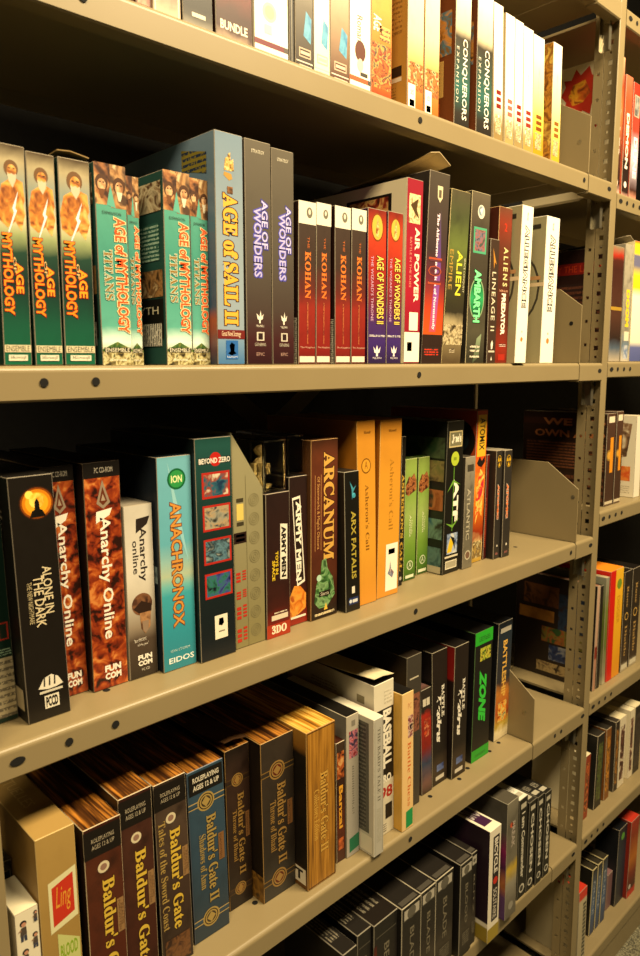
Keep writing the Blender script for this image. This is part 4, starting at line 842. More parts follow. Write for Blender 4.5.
b.poly([(.35,.93),(.6,.88),(.8,.9),(.6,.86),(.5,.8),(.48,.87)], M('#3c8aa0')); b.disc(.62,.83,.12, pic(['#14506a','#4ab0c8','#b0e0e8'],90,1)); b.text('ARX FATALIS', .42,.235,.74,.72, M('#a8983c'), off=.02, out=M('#3a3414'), ow=.03); b.rect(.42,.13,.62,.18, M('#d8d2c0')); b.rect(.2,.05,.85,.10, M('#1c2c5a')); b.disc(.32,.075,.09, M('#c8d0dc')); b.rect(.45,.062,.8,.085, M('#c8ccd0')); b.done()
def asheron(k, label):
    b = Box(k, 'game_box', label, grad([(0,'#c8862c'),(.3,'#d0922e'),(.7,'#c88a2a'),(1,'#b87a24')], .10, 16, dark='#8a5414'), side=M('#a86a1c'), group='tall orange boxes', edge='#d0a458')
    b.text(sb('Microsoft'), .38,.93,.74,.945, M('#4a2c0c'), 'h', name='maker_lettering'); return b
b = asheron('ash1', 'tall orange box with a ringed emblem, right of the short black box'); b.ring(.48,.76,.26,.04, M('#6a420c'), M('#cc902c'), asp=1.1); b.text('A', .40,.745,.56,.785, M('#7a4c10'), 'h', name='emblem'); b.text(sb("Asheron's Call"), .42,.30,.62,.66, M('#7c5014'), off=-.005); b.done()
b = asheron('ash2', 'tall orange box with a white sticker at its foot'); b.text(sb("Asheron's Call"), .48,.38,.68,.78, M('#9a6a1c'), off=-.01); b.sticker(.38,.03,.94,.30, M('#ece4d2'), label='white sticker with a small picture'); b.rect(.5,.24,.8,.27, lines('#ece4d2','#5a7090',3)); b.poly([(.48,.13),(.7,.1),(.78,.13),(.64,.155),(.6,.2),(.54,.15)], pic(['#8a5a40','#5a7090','#c8a890'],200,2)); b.done()
b = Box('ash3', 'game_case', 'very narrow black case with gold capitals, wedged right of the stickered orange box', M('#16130f'), cat='game case'); b.text(sb("ASHERON'S CALL"), .2,.1,.85,.75, M('#b89434'), off=.02); b.disc(.5,.05,.3, M('#a8a294')); b.done()
def greenc(k, label):
    b = Box(k, 'game_case', label, grad([(0,'#2c4a18'),(.12,'#4c7420'),(.3,'#6a8c34'),(.55,'#8ea458'),(.7,'#7c9a44'),(1,'#8aa04c')], .12, 40, dark='#2c4414'), side=M('#3c5420'), cat='game case', group='green cases with a brown emblem', edge='#a8b078')
    b.poly([(.05,.72),(.3,.70),(.6,.72),(.95,.74),(.95,.82),(.75,.88),(.5,.85),(.3,.86),(.05,.79)], pic(['#3a1c10','#7a4424','#a86c3c','#54281a'],110,3)); b.text('Ancient', .42,.36,.56,.54, M('#dce0b8'), name='title_lettering'); b.text('Gods', .56,.38,.7,.50, M('#c8d09c'))
    b.ring(.52,.125,.26,.05, M('#c8d0b0'), M('#44641f')); b.text('A', .4,.105,.64,.15, M('#c8d0b0'), 'h', name='maker_lettering'); b.rect(.15,.02,.85,.045, M('#d0d4b8')); return b
greenc('gr1', 'green case with a brown emblem, nearer the orange boxes').done(); greenc('gr2', 'green case with a brown emblem, set back and nearer the black jet box').done()
b = Box('atf', 'game_box', 'black box with a framed name plate, yellow-green disc and a jet picture', M('#14130f', .35), side=M('#141310'), left=M('#1c1e1a'), edge='#5a564a')
b.frame(.12,.83,.92,.935, M('#b8a878'), M('#6e6a50'), .05); b.text(sb("Jane's"), .28,.855,.84,.915, M('#e8e0c8'), 'h', off=.03); b.disc(.52,.755,.24, M('#a8b834'), asp=1.1); b.rect(.42,.745,.6,.765, M('#7c8c24'))
b.text('ATF', .50,.34,.80,.62, M('#e8e4d4'), off=.06); b.rect(.46,.28,.50,.70, M('#5a8a2c')); b.poly([(.1,.54),(.45,.62),(.9,.58),(.5,.6)], M('#6a9a34')); b.poly([(.08,.34),(.5,.30),(.9,.36),(.5,.32)], M('#6a9a34'))
b.rect(.2,.13,.84,.265, pic(['#2c3c6a','#8a9cb8','#c8c8c0'],60,2)); b.poly([(.22,.14),(.5,.14),(.62,.2),(.4,.24)], M('#d0b020')); b.poly([(.4,.25),(.6,.19),(.72,.15),(.66,.23)], M('#16160f')); b.rect(.1,.105,.9,.118, M('#c8c0a8')); b.frame(.15,.03,.85,.085, M('#d0c8b0'), M('#9a937c'), .04)
for i, (v, cs) in enumerate(((.02,('#2c4a4c','#5a7a74')),(.21,('#2a5a6a','#6a8a7a')),(.40,('#8a4420','#b0683c')),(.59,('#6a6a3c','#8a7a4a')),(.74,('#2c4a2c','#4a5a3c')))): b.rect(.55,v+.02,.98,v+.155, pic([cs[0],cs[1],'#2c2c24'],40,i), 'L')
b.sticker(.5,.005,.98,.05, M('#b8ae90'), 'L', 'paper_label'); b.done()
b = Box('sil', 'game_case', 'slim grey case with weathered lettering right of the jet box', grad([(0,'#6a6454'),(.5,'#5c574a'),(1,'#8a8474')], .3, 60, dark='#242018'), side=M('#3a352c'), cat='game case'); b.text('ATLANTIC', .25,.26,.6,.72, M('#a8a08a'), off=.02); b.rect(.2,.87,.85,.93, M('#3a362c')); b.disc(.5,.12,.3, M('#b0a890')); b.disc(.5,.12,.22, M('#6a5040')); b.done()
b = Box('fire', 'game_box', 'tall orange box with a black disc on its side, fiery picture below', grad([(0,'#a8842c'),(.1,'#d8c080'),(.2,'#8a2c10'),(.35,'#d06818'),(.5,'#e89028'),(.7,'#c84818'),(1,'#b8401c')], .3, 50, dark='#8a1c10'), side=M('#a83c18'), left=M('#a8401c'))
b.rect(.12,.70,.92,.97, M('#d8a828')); b.text('ATOMIX', .3,.74,.8,.95, M('#2c2410'), off=.02); b.poly([(.15,.66),(.4,.70),(.6,.67),(.9,.70),(.9,.66),(.6,.63),(.3,.64)], M('#1c1410')); b.poly([(.4,.42),(.9,.44),(.9,.5),(.5,.5)], M('#b81c5c')); b.poly([(.2,.25),(.5,.35),(.8,.3),(.9,.58),(.5,.62),(.2,.5)], pic(['#e88a1c','#f8c860','#d0401c','#b82c3c'],60,4)); b.rect(.1,.03,.9,.14, pic(['#d8c890','#5a4424','#a88c4c'],100,1))
b.disc(.80,.80,.19, M('#15110e'), 'L', asp=1.0); b.disc(.82,.80,.1, M('#1c2c34'), 'L'); b.done()
b = Box('dred', 'game_case', 'narrow dark red case left of the two black yellow-marked boxes', grad([(0,'#3a0e0c'),(.5,'#5a1410'),(1,'#6a1c14')], .3, 50), cat='game case'); b.rect(.2,.12,.5,.6, lines('#5a1410','#c85a28',24)); b.done()
def nuke(k, label):
    b = Box(k, 'game_box', label, M('#2a2622'), side=M('#24201c'), top=M('#8a8270'), group='black boxes with a yellow warning mark')
    b.text('☢', .22,.845,.82,.955, M('#d8a81c'), 'h', name='warning_symbol'); b.text('ATOMIC', .36,.37,.62,.69, M('#d86a2c'), off=.05, out=M('#d8ccb8'), ow=.05); b.disc(.55,.12,.1, M('#c8c0b0')); b.rect(.3,.04,.7,.06, lines('#2a2622','#a8605c',2)); return b
nuke('nuk1', 'black box with a yellow warning mark, nearer the fiery picture').done(); nuke('nuk2', 'black box with a yellow warning mark, nearer the divider plate').done()

# ------------------------------------------------------------------ fifth shelf
ca = grad([(0,'#8c703c'),(.5,'#97793f'),(1,'#a3854a')], .12, 20, dark='#6a4c20')
b = Box('tan', 'game_box', 'plain tan card box with a red-and-white and two green-edged stickers', ca, side=M('#8a6c38'), top=M('#a3854c'), edge='#c0a468')
b.sticker(.24,.585,.96,.80, M('#d0cca0'), label='white-bordered red sticker', skew=.03); b.sticker(.32,.61,.88,.775, M('#b8301c'), name='red_label', skew=.03); b.text('Ling', .42,.655,.8,.77, M('#d09030'), 'h', slant=.3, name='sticker_lettering')
b.sticker(.40,.46,.96,.575, M('#b8bc78'), label='green-lettered sticker', skew=-.06); b.text('BLOOD', .45,.46,.9,.52, M('#7c9a20'), 'h', off=.03, name='sticker_lettering'); b.sticker(.36,.36,1.0,.45, M('#c8c498'), label='pale strip sticker', skew=-.07); b.text('CLAWHAMMER', .42,.345,.95,.385, M('#6a6444'), 'h', name='sticker_lettering')
b.text('AKTUELLES', .35,.3,.65,.75, M('#c0a468'), face='T', name='faint_lettering'); b.done()
leather = lambda a, c, d: grad([(0,a),(.4,c),(.8,d),(1,a)], .35, 42, dark='#140806', detail=8)
bgtop = wood_mat('#1c0c06', '#54300f', '#b8782c')
def gate(k, label, f, title="Baldur's Gate", second=None, seal='#c8bc9c'):
    b = Box(k, 'game_box', label, f, side=M('#1c100a'), top=bgtop, edge='#b8a888', group='leather-look fantasy boxes')
    b.rect(.0,.86,.98,.985, M('#120d0a')); b.text('ROLEPLAYING', .2,.925,.8,.945, M('#a89c84'), 'h', name='small_lettering'); b.text('AGES 12 & UP', .2,.895,.8,.915, M('#a89c84'), 'h', name='small_lettering')
    b.disc(.48,.80,.155, M(seal)); b.disc(.48,.80,.09, M('#8a6a5a'))
    b.text(sb(title), .42,.20,.76,.74, M('#c8a83c'), off=.012, out=M('#2c1408'), ow=.03); b.rect(.78,.46,.96,.62, M('#8a6a44')); b.text('FORGOTTEN', .81,.47,.87,.61, M('#4a2c18'), name='small_lettering'); b.text('REALMS', .88,.49,.94,.59, M('#4a2c18'), name='small_lettering')
    if second: b.text(sb(second), .08,.22,.3,.80, M('#a88c4c'), name='subtitle_lettering')
    b.rect(.1,.02,.9,.16, pic(['#2c140a','#6a4424','#3a1c0e'],80,3)); return b
gate('bg1', 'brown leather-look box with gold title, directly right of the tan card box', leather('#3a160c','#4a1e10','#4c2414')).done()
gate('bg2', 'brown leather-look box with gold title, second from the tan card box', leather('#341610','#3e1c12','#42241a')).done()
gate('bg3', 'grey-brown leather-look box with two lines of gold lettering, left of the blue box', leather('#2c2019','#3a2a22','#4a3a2e'), second='Tales of the Sword Coast').done()
def gate2(k, label, f, sub, tc, bandc, flap=False, wood=False, group='boxes with a gold ring emblem'):
    b = Box(k, 'game_box', label, f, side=M('#181009'), left=grad([(0,'#6a4418'),(.1,'#54340f'),(.14,'#15110d'),(.85,'#15110d'),(.9,'#8a5c20'),(1,'#a87830')], .1, 30) if wood else M('#1a120c'), top=wood_mat('#5a3a10','#b88028','#e8c060') if wood else bgtop, edge='#a8844c' if k != 'soa' else '#6a7484', group=group)
    if wood: b.frame(.02,.008,.98,.992, M('#3a2410'), f, .025)
    if not wood:
        for v in (.80,.115):
            b.rect(0,v-.018,1,v+.018, M(bandc)); b.rect(0,v-.012,1,v+.012, f)
            b.ring(.48,v,.235,.04, M(tc), M('#2c1c10')); b.ring(.48,v,.17,.035, M(tc), M('#54200f' if k != 'soa' else '#3a3020'), 'F'); b.poly([(.36,v),(.48,v+.03),(.6,v),(.48,v-.03)], M(tc))
    o = M('#1c1008') 
    b.text(sb("Baldur's Gate II"), .46,.20,.74,.715, M(tc), off=.012, out=o, ow=.025); b.text(sb(sub), .24,.30,.42,.62, M(tc), name='subtitle_lettering')
    if not wood: b.rect(.77,.42,.93,.58, M('#7a5430')); b.text('FORGOTTEN', .80,.43,.86,.57, M('#3c2414'), name='small_lettering')
    return b
b = gate2('soa', 'blue leather-look box with gold ring emblems', grad([(0,'#26343f'),(.5,'#2c4254'),(1,'#2e4658')], .2, 34, dark='#141c24', detail=8), 'Shadows of Amn', '#9c8448', '#a8905a'); b.rect(.04,.865,.96,.985, M('#100e0c')); b.text('ROLEPLAYING', .14,.93,.86,.96, M('#c8c0ac'), 'h', off=.03, name='small_lettering'); b.text('AGES 12 & UP', .14,.885,.86,.915, M('#c8c0ac'), 'h', off=.03, name='small_lettering'); b.done()
b = gate2('tob1', 'dark brown emblem box with its lid flap open, right of the blue box', leather('#1c1410','#2a1c14','#34221a'), 'Throne of Bhaal', '#8a6a34', '#4a3418'); b.flap(.008, '#5a3c20', back=.5).done()
b = gate2('tob2', 'dark grey-brown emblem box left of the wood-look box', grad([(0,'#33302b'),(.3,'#2a231d'),(1,'#332a22')], .25, 34, dark='#14100c'), 'Throne of Bhaal', '#8c6c38', '#7a5c28')
b.rect(.86,.0,1,.17, pic(['#3a2410','#8a6428','#5a3c18'],60,2), 'L'); b.rect(.86,.2,1,.98, M('#1c140e'), 'L'); b.done()
b = gate2('wood', 'wood-look box with golden grain and faint gold lettering', wood_mat('#6a4414','#98681e','#b07c2c'), 'Collectors Edition', '#c09440', '#8a5c20', wood=True, group='box with wood grain print')
b.sticker(.84,.03,.98,.13, M('#d8d0bc'), 'L', 'rating_sticker'); b.text('T', .87,.05,.95,.115, M('#1c1812'), 'h', face='L', off=.04, name='rating_lettering'); b.done()
b = Box('trump', 'game_case', 'narrow dark case with fiery orange lettering, between the wood-look and grey boxes', grad([(0,'#3c1c10'),(.3,'#542414'),(.55,'#34160e'),(.75,'#2a1a12'),(1,'#3c2c20')], .3, 50), cat='game case', edge='#b8aa90'); b.text('Banzai', .3,.28,.75,.64, M('#d89a2c'), off=.03); b.rect(.1,.7,.9,.92, pic(['#2c140c','#a8501c','#c89458'],90,2)); b.rect(.2,.1,.8,.2, pic(['#54200f','#c8642c'],90,1)); b.done()
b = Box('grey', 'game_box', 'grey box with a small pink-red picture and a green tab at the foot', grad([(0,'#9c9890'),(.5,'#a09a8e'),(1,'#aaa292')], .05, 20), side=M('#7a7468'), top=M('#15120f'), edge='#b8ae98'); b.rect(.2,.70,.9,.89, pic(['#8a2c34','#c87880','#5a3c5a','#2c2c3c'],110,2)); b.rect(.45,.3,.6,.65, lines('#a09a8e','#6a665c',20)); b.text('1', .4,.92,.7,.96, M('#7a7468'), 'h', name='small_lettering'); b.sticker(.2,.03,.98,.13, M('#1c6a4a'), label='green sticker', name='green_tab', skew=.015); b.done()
b = Box('hard', 'game_box', 'pale grey ridged box with a windowed side, in front of the white baseball box', M('#a8a498'), side=M('#c0bcae'), left=M('#c4beac'), top=M('#d4ceba'), edge='#d8d2c0'); b.text(sb("THE BARD'S TALE II"), .38,.40,.68,.93, M('#6a665a')); b.rect(.08,.02,.12,.98, M('#8c887a')); b.rect(.86,.02,.9,.98, M('#8c887a')); b.rect(.3,.1,.75,.35, lines('#a8a498','#94907f',30))
b.rect(.68,.16,.95,.96, M('#5c5a50'), 'L'); b.rect(.72,.18,.92,.94, lines('#3c3a34','#6a675c',26), 'L'); b.sticker(.66,.02,.98,.14, M('#ddd5bf'), 'L', 'paper_label'); b.done()
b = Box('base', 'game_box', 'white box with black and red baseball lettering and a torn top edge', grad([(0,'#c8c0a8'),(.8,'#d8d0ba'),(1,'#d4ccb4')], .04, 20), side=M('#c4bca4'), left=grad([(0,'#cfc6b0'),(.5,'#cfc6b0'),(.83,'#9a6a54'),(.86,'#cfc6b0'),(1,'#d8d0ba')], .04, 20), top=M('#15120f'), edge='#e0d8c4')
b.rect(.08,.40,.98,.83, M('#1c1814')); b.text('BASEBALL', .44,.44,.88,.82, M('#e8e2d0'), off=.05); b.rect(.08,.36,.98,.42, M('#1c1814')); b.text('PRO', .3,.345,.86,.40, M('#e8e2d0'), 'h', off=.05, name='small_title_lettering'); b.text('98', .28,.24,.92,.32, M('#a83024'), 'h', off=.03, name='number_lettering'); b.rect(.55,.1,.9,.2, M('#1c1814')); b.rect(.3,.02,.6,.08, lines('#cfc6b0','#6a6454',4)); b.rect(.5,.86,.9,.95, lines('#d8d0ba','#bcb49c',4))
b.rect(.82,.86,.9,.91, M('#7a7054'), 'L'); b.rect(.3,.86,.6,.92, lines('#d0c8b0','#a89c84',3), 'L'); b.flap(.007, '#d4c8a4', back=.8).done()
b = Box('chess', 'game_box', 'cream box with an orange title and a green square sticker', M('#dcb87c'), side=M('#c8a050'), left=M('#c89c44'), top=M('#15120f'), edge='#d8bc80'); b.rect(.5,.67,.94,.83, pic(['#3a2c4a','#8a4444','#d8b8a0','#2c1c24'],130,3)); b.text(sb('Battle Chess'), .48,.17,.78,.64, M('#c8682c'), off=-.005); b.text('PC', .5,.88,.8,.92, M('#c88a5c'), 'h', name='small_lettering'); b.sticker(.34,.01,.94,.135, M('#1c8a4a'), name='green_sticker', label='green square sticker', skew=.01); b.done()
b = Box('gry2', 'game_box', 'tall dark grey box standing behind the short red and blue case', M('#3a352e'), side=M('#2a221a'), edge='#6a6454'); b.rect(.2,.85,.8,.86, M('#b8ae98')); b.rect(.1,.5,.9,.75, pic(['#4a2418','#8a5440','#2c1c18'],80,2)); b.done()
b = Box('redb', 'game_case', 'short case with red and blue picture, two pale squares at its head', grad([(0,'#3c2c24'),(.1,'#6a4a44'),(.3,'#2c3c54'),(.45,'#7a1c14'),(.75,'#9c2418'),(.8,'#241c18'),(1,'#2c2620')], .25, 60, dark='#141010'), cat='game case', edge='#8a8474'); b.rect(.2,.84,.5,.91, M('#c8c0ac')); b.rect(.55,.84,.85,.91, M('#c8c0ac')); b.rect(.3,.55,.8,.72, pic(['#c84c24','#7a1c14','#e08a5c'],90,1)); b.done()
def realm(k, label, lf):
    b = Box(k, 'game_box', label, grad([(0,'#241a12'),(.12,'#3c3024'),(.25,'#1c1612'),(1,'#1f1713')], .25, 30, dark='#100c0a'), side=M('#15110e'), left=lf, group='black boxes with white brush lettering', edge='#8c8470')
    b.text(sb('BATTLE'), .62,.50,.80,.74, M('#d8d2c4'), off=.02); b.text(si('Realms'), .28,.32,.60,.68, M('#e4ded0'), off=.035); b.rect(.3,.10,.75,.15, pic(['#24346a','#6a7aa8'],90,2)); b.rect(.22,.035,.78,.065, M('#c0b8a8')); return b
realm('drk1', 'black box with white brush lettering, left one of the pair', M('#15110e')).done()
realm('drk2', 'black box with white brush lettering and a red-topped side', grad([(0,'#120e0c'),(.74,'#1c100c'),(.76,'#8a1814'),(1,'#7a1814')], .04, 20)).done()
b = Box('zubr', 'game_box', 'black box with bright green ends and green title', M('#171512'), side=M('#121110'), edge='#4c6a3c'); b.rect(0,.90,1,1, M('#28a028')); b.rect(.2,.925,.85,.965, lines('#28a028','#145014',3)); b.rect(.3,.77,.9,.87, pic(['#1c2c1c','#8a9a2c','#c8b840','#14140f'],90,2)); b.text('ZONE', .30,.30,.72,.68, M('#34b83a'), off=.06, slant=.4); b.rect(0,.0,1,.09, M('#259425')); b.rect(.2,.03,.8,.05, lines('#259425','#145014',2)); b.done()
b = Box('col', 'game_box', 'dark blue box with a yellow-orange ship picture, nearest the divider plate on its shelf', grad([(0,'#c8b890'),(.06,'#d8c89c'),(.12,'#b89c3c'),(.22,'#a8481c'),(.4,'#b8742c'),(.5,'#2c2c30'),(.9,'#1c2834'),(1,'#10141a')], .25, 50, dark='#241814'), side=M('#121418'), edge='#8a8474'); b.text('BATTLESHIP', .38,.36,.68,.84, M('#d8a84c'), off=.03); b.rect(.15,.91,.9,.95, M('#a8a294')); b.rect(.2,.15,.8,.32, pic(['#8a2c14','#e08a2c','#d8c060','#3c4a5a'],100,3)); b.done()

# ------------------------------------------------------------------ sixth shelf
def disc_case(k, label, f='#1c1a18', spine=True, top='#211e1b', edge='#7c7668', lab=True, word='BLACK'):
    b = Box(k, 'disc_case', label, grad([(0,'#241f1a'),(.3,'#3a332a'),(.5,'#221d1a'),(.9,f),(1,f)], .2, 60, dark='#0f0d0b'), side=M('#171513'), top=M(top, .3), cat='disc case', group='black disc cases', edge=edge, bevel=.0012)
    if lab: b.rect(.12,.86,.9,.96, M('#a8a294')); b.disc(.5,.91,.22, M('#5a564c'))
    if spine: b.text(word, .42,.34,.64,.76, M('#6f6857'), off=.01); b.rect(.25,.12,.8,.26, lines('#2a241e','#6a6352',6)); b.rect(.08,.86,.92,.87, M('#4c483e'))
    b.rect(.15,.22,.85,.8, lines(top,'#7c7564',4,axis=0), 'T') if not lab else b.rect(.1,.03,.9,.10, M('#45413a'), 'T'); return b
disc_case('c1','black disc case at the very bottom edge of the picture, leftmost in its row', lab=False, word='ARENA').done()
disc_case('c2','dark disc case with printed top, second in the bottom row', lab=False, word='BATTLE').done()
b = disc_case('c3','thick dark case with fine print on top and a red edge strip', lab=False, word='BEAST', top='#1f1a16'); b.rect(.0,.0,.12,.8, grad([(0,'#a83c1c'),(1,'#3c1410')],.3,40)); b.done()  # strip along one edge, red turning darker towards the top
disc_case('c4','black disc case with pale edges, first of three matching ones', edge='#a29a86', word='BLADE').done()
disc_case('c5','black disc case with pale edges, middle of three matching ones', edge='#a29a86', word='BLADE').done()
disc_case('c6','black disc case with pale edges, last of three matching ones', edge='#a29a86', word='BLADE').done()
disc_case('c7','black disc case with a pale square head label, left of the white-edged purple box', word='BLOOD').done()
disc_case('c8','narrow black disc case half hidden by the white-edged purple box', word='BLITZ').done()
b = Box('bic', 'game_box', 'white-edged dark purple box with a gold base overhanging the shelf', M('#d8d0bc'), side=M('#c8c0ac'), left=grad([(0,'#8a7420'),(.13,'#94802c'),(.14,'#ddd5c0'),(.17,'#ddd5c0'),(.18,'#241422'),(1,'#241422')], 0, 20), top=M('#ddd5c0'), edge='#e4dcc8')
b.rect(.0,.0,1,.12, M('#94802c')); b.rect(.3,.17,.86,.93, M('#1c1418')); b.text('BICYCLE', .42,.60,.74,.91, M('#e0d8c8'), off=.03); b.disc(.58,.53,.2, M('#b82418')); b.text('SOLITAIRE', .42,.19,.74,.46, M('#c8c0b0'), off=.01, name='subtitle_lettering')
b.rect(.78,.19,.96,.97, M('#20121e'), 'L'); b.rect(.15,.08,.85,.8, M('#3a1c3c'), 'T'); b.text('BIC', .2,.2,.8,.5, M('#b0a8a8'), 'h', face='T', name='top_lettering'); b.done()
b = Box('colc', 'game_case', 'clear-sleeved case with magenta, yellow and grey artwork beside the white-edged box', grad([(0,'#5a5448'),(.15,'#6a6458'),(.3,'#8a8474'),(.42,'#b89a2c'),(.5,'#6a6454'),(.8,'#5c574c'),(1,'#7a7464')], .2, 40), side=M('#4c473c'), left=grad([(0,'#4a2c6a'),(.2,'#5a3a6a'),(.3,'#b87040'),(.45,'#4a1c4a'),(.6,'#8a1c5a'),(.75,'#54504a'),(1,'#4a463e')], .25, 30), cat='game case', edge='#8a8474'); b.text('BREAK', .42,.60,.72,.82, M('#a89c90'), off=.02); b.disc(.4,.8,.14, M('#b84c2c')); b.disc(.5,.1,.22, M('#8a8578')); b.done()
def darkc(k, label, w, t, s=None):
    b = Box(k, 'game_case', label, M('#15130f', .35), side=M('#121010'), top=M(t), cat='game case', group='black cases with white lettering', edge='#6a6558'); b.text(w, .34,.2,.72,.86, M('#c8c2b0'), off=.03); b.disc(.52,.09,.3, M('#c0baa8')); b.disc(.5,.09,.2, M('#3a362e')); b.rect(.2,.9,.8,.95, M('#b0aa98')); b.rect(.15,.06,.85,.14, M('#a8a290'), 'T'); b.rect(.2,.18,.8,.3, lines(t,'#8a8474',3,axis=0), 'T'); return b
darkc('dk1','black case with white lettering and a bright white top edge, first of the four', 'I am Commander', '#d8d4c4').done()
darkc('dk2','second black white-lettered case from the left of the four by the shelf end', 'CHOSEN', '#2a2722').done()
darkc('dk3','third black white-lettered case from the left of the four by the shelf end', 'CHOSEN', '#1f1d19').done()
darkc('dk4','last black white-lettered case, next to the bare shelf end', 'CHOSEN', '#1f1d19').done()
# ------------------------------------------------------------------ far bay on the right
def far(k, name, label, f, cat='game box', **kw): return Box(k, name, label, f, cat=cat, **kw)
CR = grad([(0,'#a89870'),(1,'#bcae88')], .05, 12)
b = far('r1a', 'game_box', 'orange-topped box with white lettering right behind the post, top of the far bay', grad([(0,'#d8b0a0'),(.1,'#2a1c18'),(.3,'#4c2a20'),(.6,'#c86a3c'),(.8,'#a8401c'),(1,'#d0a07c')], .2, 40, dark='#3a1c14'), side=M('#b8583c'), left=M('#d8ccaa'))
b.text('HEROES', .3,.3,.75,.8, M('#f0e4d8'), off=.04); b.disc(.5,.1,.25, M('#e8c8b8')); b.poly([(.42,.80),(.47,.86),(.45,.91),(.53,.90),(.58,.97),(.63,.92),(.72,.97),(.75,.90),(.82,.88),(.78,.80),(.83,.74),(.76,.70),(.74,.62),(.66,.66),(.58,.61),(.54,.68),(.46,.69),(.48,.75)], M('#b8301c'), 'L'); b.poly([(.5,.78),(.55,.86),(.68,.88),(.74,.78),(.66,.72),(.55,.71)], pic(['#8a3c10','#e0a028','#c8601c','#3a1c10'],40,2), 'L'); b.poly([(.45,.5),(.8,.58),(.82,.52),(.6,.44)], M('#b8301c'), 'L'); b.rect(.08,.55,.42,.80, lines('#d8ccaa','#8a8064',10), 'L'); b.text('M', .16,.84,.30,.93, M('#8a2c20'), 'h', off=.04, face='L', name='back_lettering'); b.done()
b = far('r1b', 'game_box', 'red and black box, second from the post atop the far bay', grad([(0,'#d0a090'),(.06,'#2c1c18'),(.3,'#241814'),(.5,'#b84824'),(.8,'#c05030'),(1,'#c86a4c')], .15, 40), side=M('#c0583c')); b.text('DEMON', .3,.25,.7,.7, M('#f0e0d4'), off=.05); b.disc(.5,.12,.2, M('#e8dcd0')); b.done()
b = far('r1c', 'game_box', 'red box with a framed grey picture, cut by the right edge', grad([(0,'#d89880'),(.1,'#3c2018'),(.4,'#d8c8d8'),(.6,'#b84030'),(1,'#a83424')], .15, 40), side=M('#a83c2c')); b.frame(.2,.72,.9,.9, M('#c8a890'), pic(['#5a5a5a','#a8a8a0'],60,1), .05); b.text('DUNE', .3,.2,.8,.55, M('#f0e4e8'), off=.05); b.done()
b = far('r2a', 'game_box', 'dark maroon box with a red top stripe, right behind the post', grad([(0,'#a89c88'),(.12,'#4c5a6a'),(.2,'#2a1c18'),(.4,'#4a2c20'),(.8,'#3c1c16'),(.88,'#4a2018'),(.92,'#a82c1c'),(1,'#8a7c60')], .12, 30), side=M('#2a1612'), left=M('#2c1612')); b.rect(.0,.45,1,.48, M('#a8842c'))
b.rect(.1,.78,.95,.88, M('#8a1c14'), 'L'); b.text('DESTROY THE LANDS', .1,.80,.9,.86, M('#c8401c'), 'h', face='L', name='back_lettering'); b.rect(.1,.15,.95,.7, lines('#2c1612','#6a3c28',12), 'L'); b.done()
b = far('r2b', 'game_box', 'grey box in crinkled clear wrap with yellow letters', grad([(0,'#b8b0a0'),(.15,'#6a7a8a'),(.25,'#8a8474'),(.6,'#9a9280'),(1,'#a8a08c')], .3, 50), side=M('#8a8270')); b.text('DOOM', .35,.3,.8,.62, M('#e8c828'), off=.08); b.rect(.3,.18,.9,.26, M('#d8d0b8')); b.rect(.3,.02,.8,.14, pic(['#c8c8c8','#4a6a9a'],60,1)); b.flap(.01,'#a89c80').done()
b = far('r2c', 'game_box', 'white box with a bright yellow head and blue foot at the right picture edge', grad([(0,'#4a548a'),(.12,'#5c649a'),(.17,'#ece4c8'),(.55,'#f4ecd8'),(.62,'#e8c820'),(.72,'#f0d42c'),(.80,'#6a6a8a'),(.88,'#6a6a8a'),(.9,'#f0d42c'),(.97,'#f0d42c'),(1,'#c84820')], .02, 20), side=M('#e0d4a8')); b.done()
def bars(k, label):
    b = far(k, 'game_box', label, grad([(0,'#5a4434'),(.06,'#3a241a'),(.5,'#3c261c'),(1,'#4a3024')], .1, 30), side=M('#3a241a'), group='dark brown boxes with orange bars', left=M('#2a1a10')); b.rect(.2,.90,.85,.965, M('#e0d4b8')); b.disc(.35,.55,.3, M('#8a6a2c')); b.disc(.35,.55,.2, M('#c89438')); b.rect(.45,.36,.8,.74, M('#d88a1c')); b.rect(.05,.02,.95,.05, M('#c0b498')); return b
b = bars('r3a', 'dark brown box with an orange bar, half behind the post'); b.rect(.0,.86,1,.93, M('#3a2014'), 'L'); b.text('WE TO', .25,.85,.98,.93, M('#a8683c'), 'h', face='L', off=.03, name='back_lettering'); b.text('OWN AND', .15,.72,.98,.80, M('#a8683c'), 'h', face='L', off=.03, name='back_lettering'); b.rect(.05,.38,.98,.68, lines('#2a160e','#7c4828',9), 'L'); b.rect(.05,.05,.98,.34, lines('#2a160e','#6a3c22',4), 'L'); b.done()
bars('r3b', 'dark brown box with an orange bar, right of its twin').done()
b = far('r3c', 'game_box', 'white box with a brown picture and orange square at the right picture edge', M('#e0d8c4'), side=M('#d8ccb0'), left=M('#dcd2b8')); b.poly([(.55,.95),(.95,.9),(.9,.5),(.7,.45),(.5,.7)], pic(['#4a3424','#8a6a4c','#d8c8a8'],40,2), 'L'); b.rect(.62,.2,.95,.38, pic(['#c84c1c','#e08a3c'],60,1), 'L'); b.rect(.5,.05,.95,.15, lines('#dcd2b8','#a89c80',4), 'L'); b.done()
b = far('r4a', 'game_case', 'slim pinkish case with a red patch, right behind the post below the dark bars', grad([(0,'#a87c64'),(.3,'#a87860'),(.31,'#7a2c1c'),(.42,'#7a2c1c'),(.43,'#b08c74'),(1,'#b89880')], .03, 20), side=M('#8a6450'), left=M('#241a14'), cat='game case')
